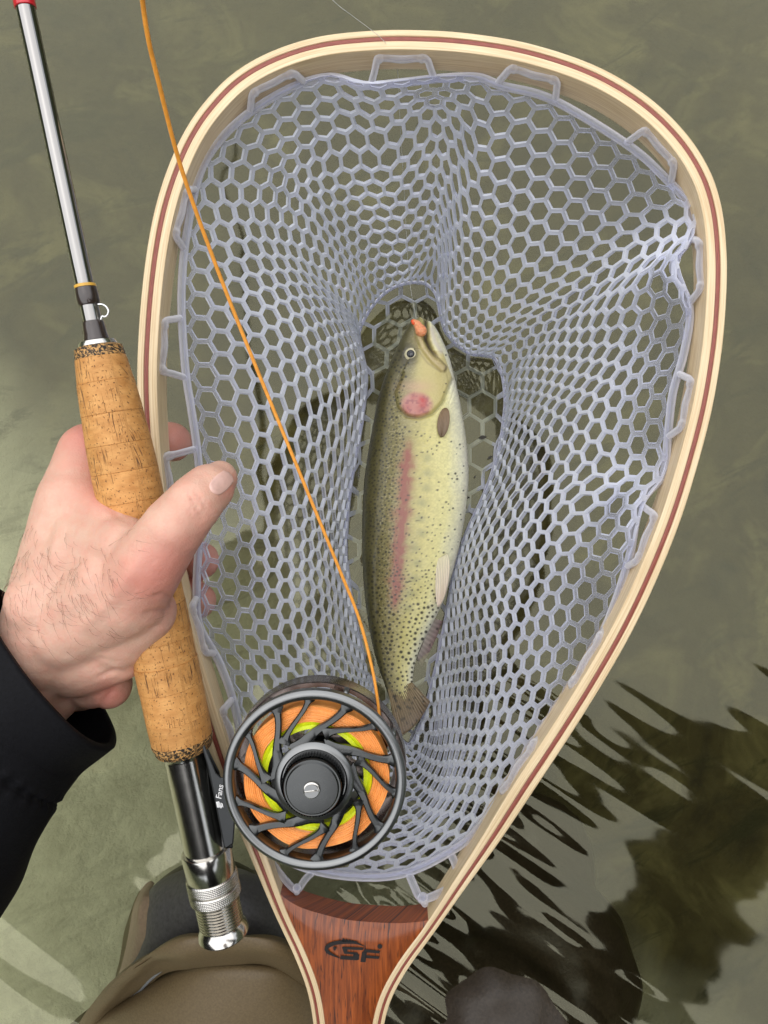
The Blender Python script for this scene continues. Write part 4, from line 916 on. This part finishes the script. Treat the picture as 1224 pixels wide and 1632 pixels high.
# hairs on the back of the hand and wrist
parts = []
cand = np.where(fac & (hx > 8) & (hx < 250) & (hy > 835) & (hy < 1040) & (hd_ < .36))[0]
wt = np.exp(-((hx[cand] - 110) / 80) ** 2 - ((hy[cand] - 930) / 62) ** 2) + .35 * smoothstep(100, 20, hx[cand]); wt /= wt.sum()
for i in rng.choice(cand, 230, p=wt):
    p, nr_ = hv[i], hn[i]; fl = math.radians(-62 + 40 * (vnoise(np.array([[hx[i] * .02, hy[i] * .02, 2]]), 5)[0] - .5) * 2 + rng.normal(0, 16) + 50 * smoothstep(110, 220, hx[i]))
    t_ = ROT @ np.array([math.cos(fl), math.sin(fl), 0]); t_ = t_ - nr_ * (t_ @ nr_); t_ /= np.linalg.norm(t_) + 1e-9; s_ = np.cross(nr_, t_); L = rng.uniform(.004, .010); cu = rng.normal(0, .28)
    q = np.linspace(0, 1, 6)[:, None]; P = p + t_ * q * L + s_ * (q ** 2) * L * cu + nr_ * (.0001 + .0010 * np.sin(np.pi * q * .85))
    parts.append(tube(P, np.linspace(.00005, .000015, 6), 4))
V, f = join(parts); tag(obj('hair', V, f, MT['body_hair'], body), kind='stuff')

# ---- jacket: padded sleeve with a loose cuff
def sleeve(axis, radii, nang, mat, name, parent, wr_amp=.004, seam=None, flat=.85, seed=1, thick=.0035):
    P = catmull(axis, 150); t_ = np.linspace(0, 1, 150); r_ = np.interp(t_, np.linspace(0, 1, len(radii)), radii)
    T, N_, B_ = frames(P); an_ = np.linspace(0, 2 * np.pi, nang, endpoint=False)
    base_ = P[:, None] + r_[:, None, None] * (np.cos(an_)[None, :, None] * N_[:, None] * flat + np.sin(an_)[None, :, None] * B_[:, None]); flatp = base_.reshape(-1, 3)
    nrm = (base_ - P[:, None]); nrm /= np.linalg.norm(nrm, axis=2)[..., None]; nrm = nrm.reshape(-1, 3)
    L = np.repeat(t_, nang); sq = np.stack([flatp[:, 0] * 18, flatp[:, 1] * 18, flatp[:, 2] * 18], 1)
    dsp = wr_amp * 2 * (vnoise(sq, seed) - .5) + wr_amp * .8 * (vnoise(sq * 2.6, seed + 1) - .5)
    if seam is not None:
        dsp += -.0022 * np.exp(-((L - seam) / .006) ** 2) + .0014 * np.exp(-((L - seam) / .02) ** 2) * np.tile(np.sin(an_ * 40), 150) * .5
    out = flatp + nrm * dsp[:, None]
    inn_ = out - nrm * thick; m0 = len(out)
    f = grid_faces(150, nang, False, True) + [tuple(q[::-1]) for q in grid_faces(150, nang, False, True, m0)]
    f += [(149 * nang + k_, 149 * nang + (k_ + 1) % nang, m0 + 149 * nang + (k_ + 1) % nang, m0 + 149 * nang + k_) for k_ in range(nang)] + [(k_, m0 + k_, m0 + (k_ + 1) % nang, (k_ + 1) % nang) for k_ in range(nang)]
    return obj(name, np.vstack([out, inn_]), f, MT[mat], parent)
elbow = W(-620, 1760, .30)
cuff = [elbow, W(-330, 1490, .315), W(-200, 1350, .330), W(-95, 1222, .342), W(0, 1122, .354), W(84, 1060, .360)]
sl = sleeve(cuff, [.066, .064, .062, .058, .052, .0468], 160, 'jacket', 'sleeve', ang, .0045, .80, .95)
# jacket body, other arm and hood (behind and above the camera), mirrored in the water
B_ = [capsule((.10, -.70, .08), .16, (.12, -.58, .52), .17), capsule((-.10, -.62, .58), .080, (.34, -.44, .64), .095), capsule((.14, -.52, .58), .12, (.13, -.40, .74), .085),
      capsule((-.12, -.62, .58), .078, tuple(elbow), .062), capsule((.34, -.44, .64), .088, (.54, -.14, .58), .068), capsule((.54, -.14, .58), .066, (.22, -.10, .67), .048)]
v_, f_, n_ = remesh_obj(B_, .012, 6); v_ = v_ + n_ * (.012 * (vnoise(v_ * 14, 4) - .5))[:, None]; obj('jacket', v_, f_, MT['jacket'], ang)
HD = [capsule((.09, -.30, .86), .085, (.09, -.27, .80), .070), capsule((.09, -.34, .74), .060, (.09, -.30, .84), .062), capsule((.09, -.205, .80), .012, (.09, -.215, .825), .010),
      capsule((.005, -.30, .83), .012, (.005, -.29, .81), .010), capsule((.175, -.30, .83), .012, (.175, -.29, .81), .010)]
v_, f_, n_ = remesh_obj(HD, .005, 5); head = obj('head', v_, f_, MT['face_skin'], ang)
v_, f_, _ = lathe((.09, -.31, .875), (0, -.25, 1), [(-.01, .097), (.02, .096), (.05, .085), (.075, .055), (.085, .001)], 40); obj('cap', v_, f_, MT['jacket'], head)
HR = [capsule((.19, -.095, .665), .030, (.13, -.06, .675), .028)] + [capsule((.14 - .012 * q, -.055, .668 + .006 * q), .010, (.085, -.045 - .016 * q, .66 + .004 * q), .0085) for q in range(4)] + [capsule((.15, -.05, .65), .012, (.10, -.03, .625), .009)]
v_, f_, n_ = remesh_obj(HR, .003, 4); obj('hand', v_, f_, MT['face_skin'], ang)

# ---- waders: near thigh with its folded fabric, knee patch and shin; the other knee half under water
def cloth(rows, nu, nv_, mat, name, parent, amp=.002, sc=30, thick=.002, seed=1, colf=None):
    """rows: lists of (px, py, d) control points running across; the sheet is skinned smoothly through them"""
    m_ = max(len(r) for r in rows); R_ = np.array([catmull([loc(*p) for p in r], nu) for r in rows])
    S = np.stack([catmull(R_[:, i], nv_) for i in range(nu)], 1); S = l2w(S)
    du = np.gradient(S, axis=1); dv = np.gradient(S, axis=0); nr_ = np.cross(du, dv); nr_ /= np.linalg.norm(nr_, axis=2)[..., None] + 1e-12
    nr_ *= np.sign(nr_[..., 2:3].mean())
    dsp = amp * 2 * (vnoise((S * sc).reshape(-1, 3), seed) - .5).reshape(nv_, nu, 1); T_ = (S + nr_ * dsp); Bt = T_ - nr_ * thick
    V = np.vstack([T_.reshape(-1, 3), Bt.reshape(-1, 3)]); m0 = nu * nv_; f = grid_faces(nv_, nu) + [tuple(q[::-1]) for q in grid_faces(nv_, nu, off=m0)]
    e = [i for i in range(nu)] + [j * nu + nu - 1 for j in range(1, nv_)] + [(nv_ - 1) * nu + i for i in range(nu - 2, -1, -1)] + [j * nu for j in range(nv_ - 2, 0, -1)]
    f += [(e[q], e[(q + 1) % len(e)], m0 + e[(q + 1) % len(e)], m0 + e[q]) for q in range(len(e))]
    return obj(name, V, f, MT[mat], parent)
wad = empty('waders'); wad.parent = ang
# thigh
cloth([[(60, 1720, .56), (120, 1690, .47), (240, 1660, .425), (380, 1660, .415), (520, 1690, .43), (640, 1740, .50), (680, 1760, .58)],
       [(90, 1655, .56), (140, 1632, .47), (250, 1600, .425), (380, 1595, .415), (510, 1622, .43), (610, 1670, .50), (640, 1700, .58)],
       [(150, 1605, .56), (195, 1585, .47), (270, 1555, .430), (380, 1545, .418), (490, 1560, .43), (580, 1600, .50), (610, 1640, .58)],
       [(200, 1570, .57), (232, 1555, .48), (285, 1538, .440), (380, 1530, .430), (480, 1540, .44), (560, 1575, .50), (590, 1610, .58)]], 110, 70, 'wader', 'thigh_fabric', wad, .0036, 30)
# the fold that lies over the knee
cloth([[(105, 1690, .52), (125, 1632, .47), (185, 1555, .425), (270, 1500, .406), (370, 1483, .402), (455, 1496, .406), (520, 1550, .43), (560, 1600, .48)],
       [(115, 1680, .515), (135, 1632, .462), (200, 1548, .416), (275, 1503, .398), (370, 1490, .395), (452, 1505, .399), (512, 1560, .424), (548, 1610, .475)],
       [(128, 1680, .515), (148, 1634, .462), (222, 1548, .415), (290, 1520, .397), (370, 1514, .395), (445, 1524, .398), (500, 1572, .424), (530, 1620, .475)],
       [(138, 1680, .520), (160, 1634, .470), (240, 1546, .424), (300, 1532, .405), (370, 1532, .402), (430, 1533, .406), (488, 1580, .43), (515, 1630, .48)],
       [(146, 1690, .53), (172, 1640, .485), (250, 1560, .44), (305, 1542, .422), (370, 1540, .418), (425, 1542, .422), (478, 1588, .445), (500, 1640, .49)]], 130, 60, 'wader', 'folded_fabric', wad, .0030, 38, seed=5)
cloth([[(205, 1590, .452), (230, 1562, .440), (262, 1540, .428), (284, 1530, .420)], [(216, 1592, .450), (238, 1566, .438), (266, 1543, .426), (286, 1533, .419)]], 24, 6, 'seam_tape', 'seam_tape', wad, .0003, 60, .0006)
# knee patch (dark) and shin (beige)
cloth([[(190, 1560, .50), (205, 1545, .455), (260, 1520, .436), (360, 1500, .425), (440, 1510, .44), (520, 1560, .50)],
       [(200, 1530, .50), (215, 1508, .455), (262, 1478, .436), (350, 1455, .425), (440, 1470, .44), (520, 1530, .50)],
       [(212, 1490, .50), (222, 1465, .46), (260, 1432, .442), (340, 1412, .435), (430, 1432, .45), (505, 1490, .50)],
       [(226, 1440, .51), (236, 1422, .475), (268, 1403, .462), (330, 1385, .460), (410, 1395, .47), (470, 1440, .51)],
       [(240, 1432, .54), (248, 1418, .525), (272, 1400, .52), (325, 1384, .52), (395, 1392, .525), (440, 1430, .54)]], 120, 80, 'knee_patch', 'knee_patch', wad, .0022, 40, seed=8)
cloth([[(150, 1700, .56), (172, 1640, .50), (196, 1590, .468), (224, 1560, .452), (252, 1540, .444)],
       [(172, 1600, .55), (186, 1560, .50), (206, 1530, .458), (230, 1510, .447), (250, 1498, .440)],
       [(190, 1530, .55), (202, 1500, .50), (216, 1475, .455), (232, 1460, .449), (243, 1454, .446)],
       [(204, 1470, .55), (212, 1448, .50), (224, 1428, .462), (234, 1420, .461), (240, 1420, .460)],
       [(214, 1436, .56), (220, 1424, .53), (230, 1410, .51), (240, 1404, .505), (246, 1408, .50)]], 70, 70, 'wader_beige', 'shin_fabric', wad, .0014, 50, seed=9)
# other knee
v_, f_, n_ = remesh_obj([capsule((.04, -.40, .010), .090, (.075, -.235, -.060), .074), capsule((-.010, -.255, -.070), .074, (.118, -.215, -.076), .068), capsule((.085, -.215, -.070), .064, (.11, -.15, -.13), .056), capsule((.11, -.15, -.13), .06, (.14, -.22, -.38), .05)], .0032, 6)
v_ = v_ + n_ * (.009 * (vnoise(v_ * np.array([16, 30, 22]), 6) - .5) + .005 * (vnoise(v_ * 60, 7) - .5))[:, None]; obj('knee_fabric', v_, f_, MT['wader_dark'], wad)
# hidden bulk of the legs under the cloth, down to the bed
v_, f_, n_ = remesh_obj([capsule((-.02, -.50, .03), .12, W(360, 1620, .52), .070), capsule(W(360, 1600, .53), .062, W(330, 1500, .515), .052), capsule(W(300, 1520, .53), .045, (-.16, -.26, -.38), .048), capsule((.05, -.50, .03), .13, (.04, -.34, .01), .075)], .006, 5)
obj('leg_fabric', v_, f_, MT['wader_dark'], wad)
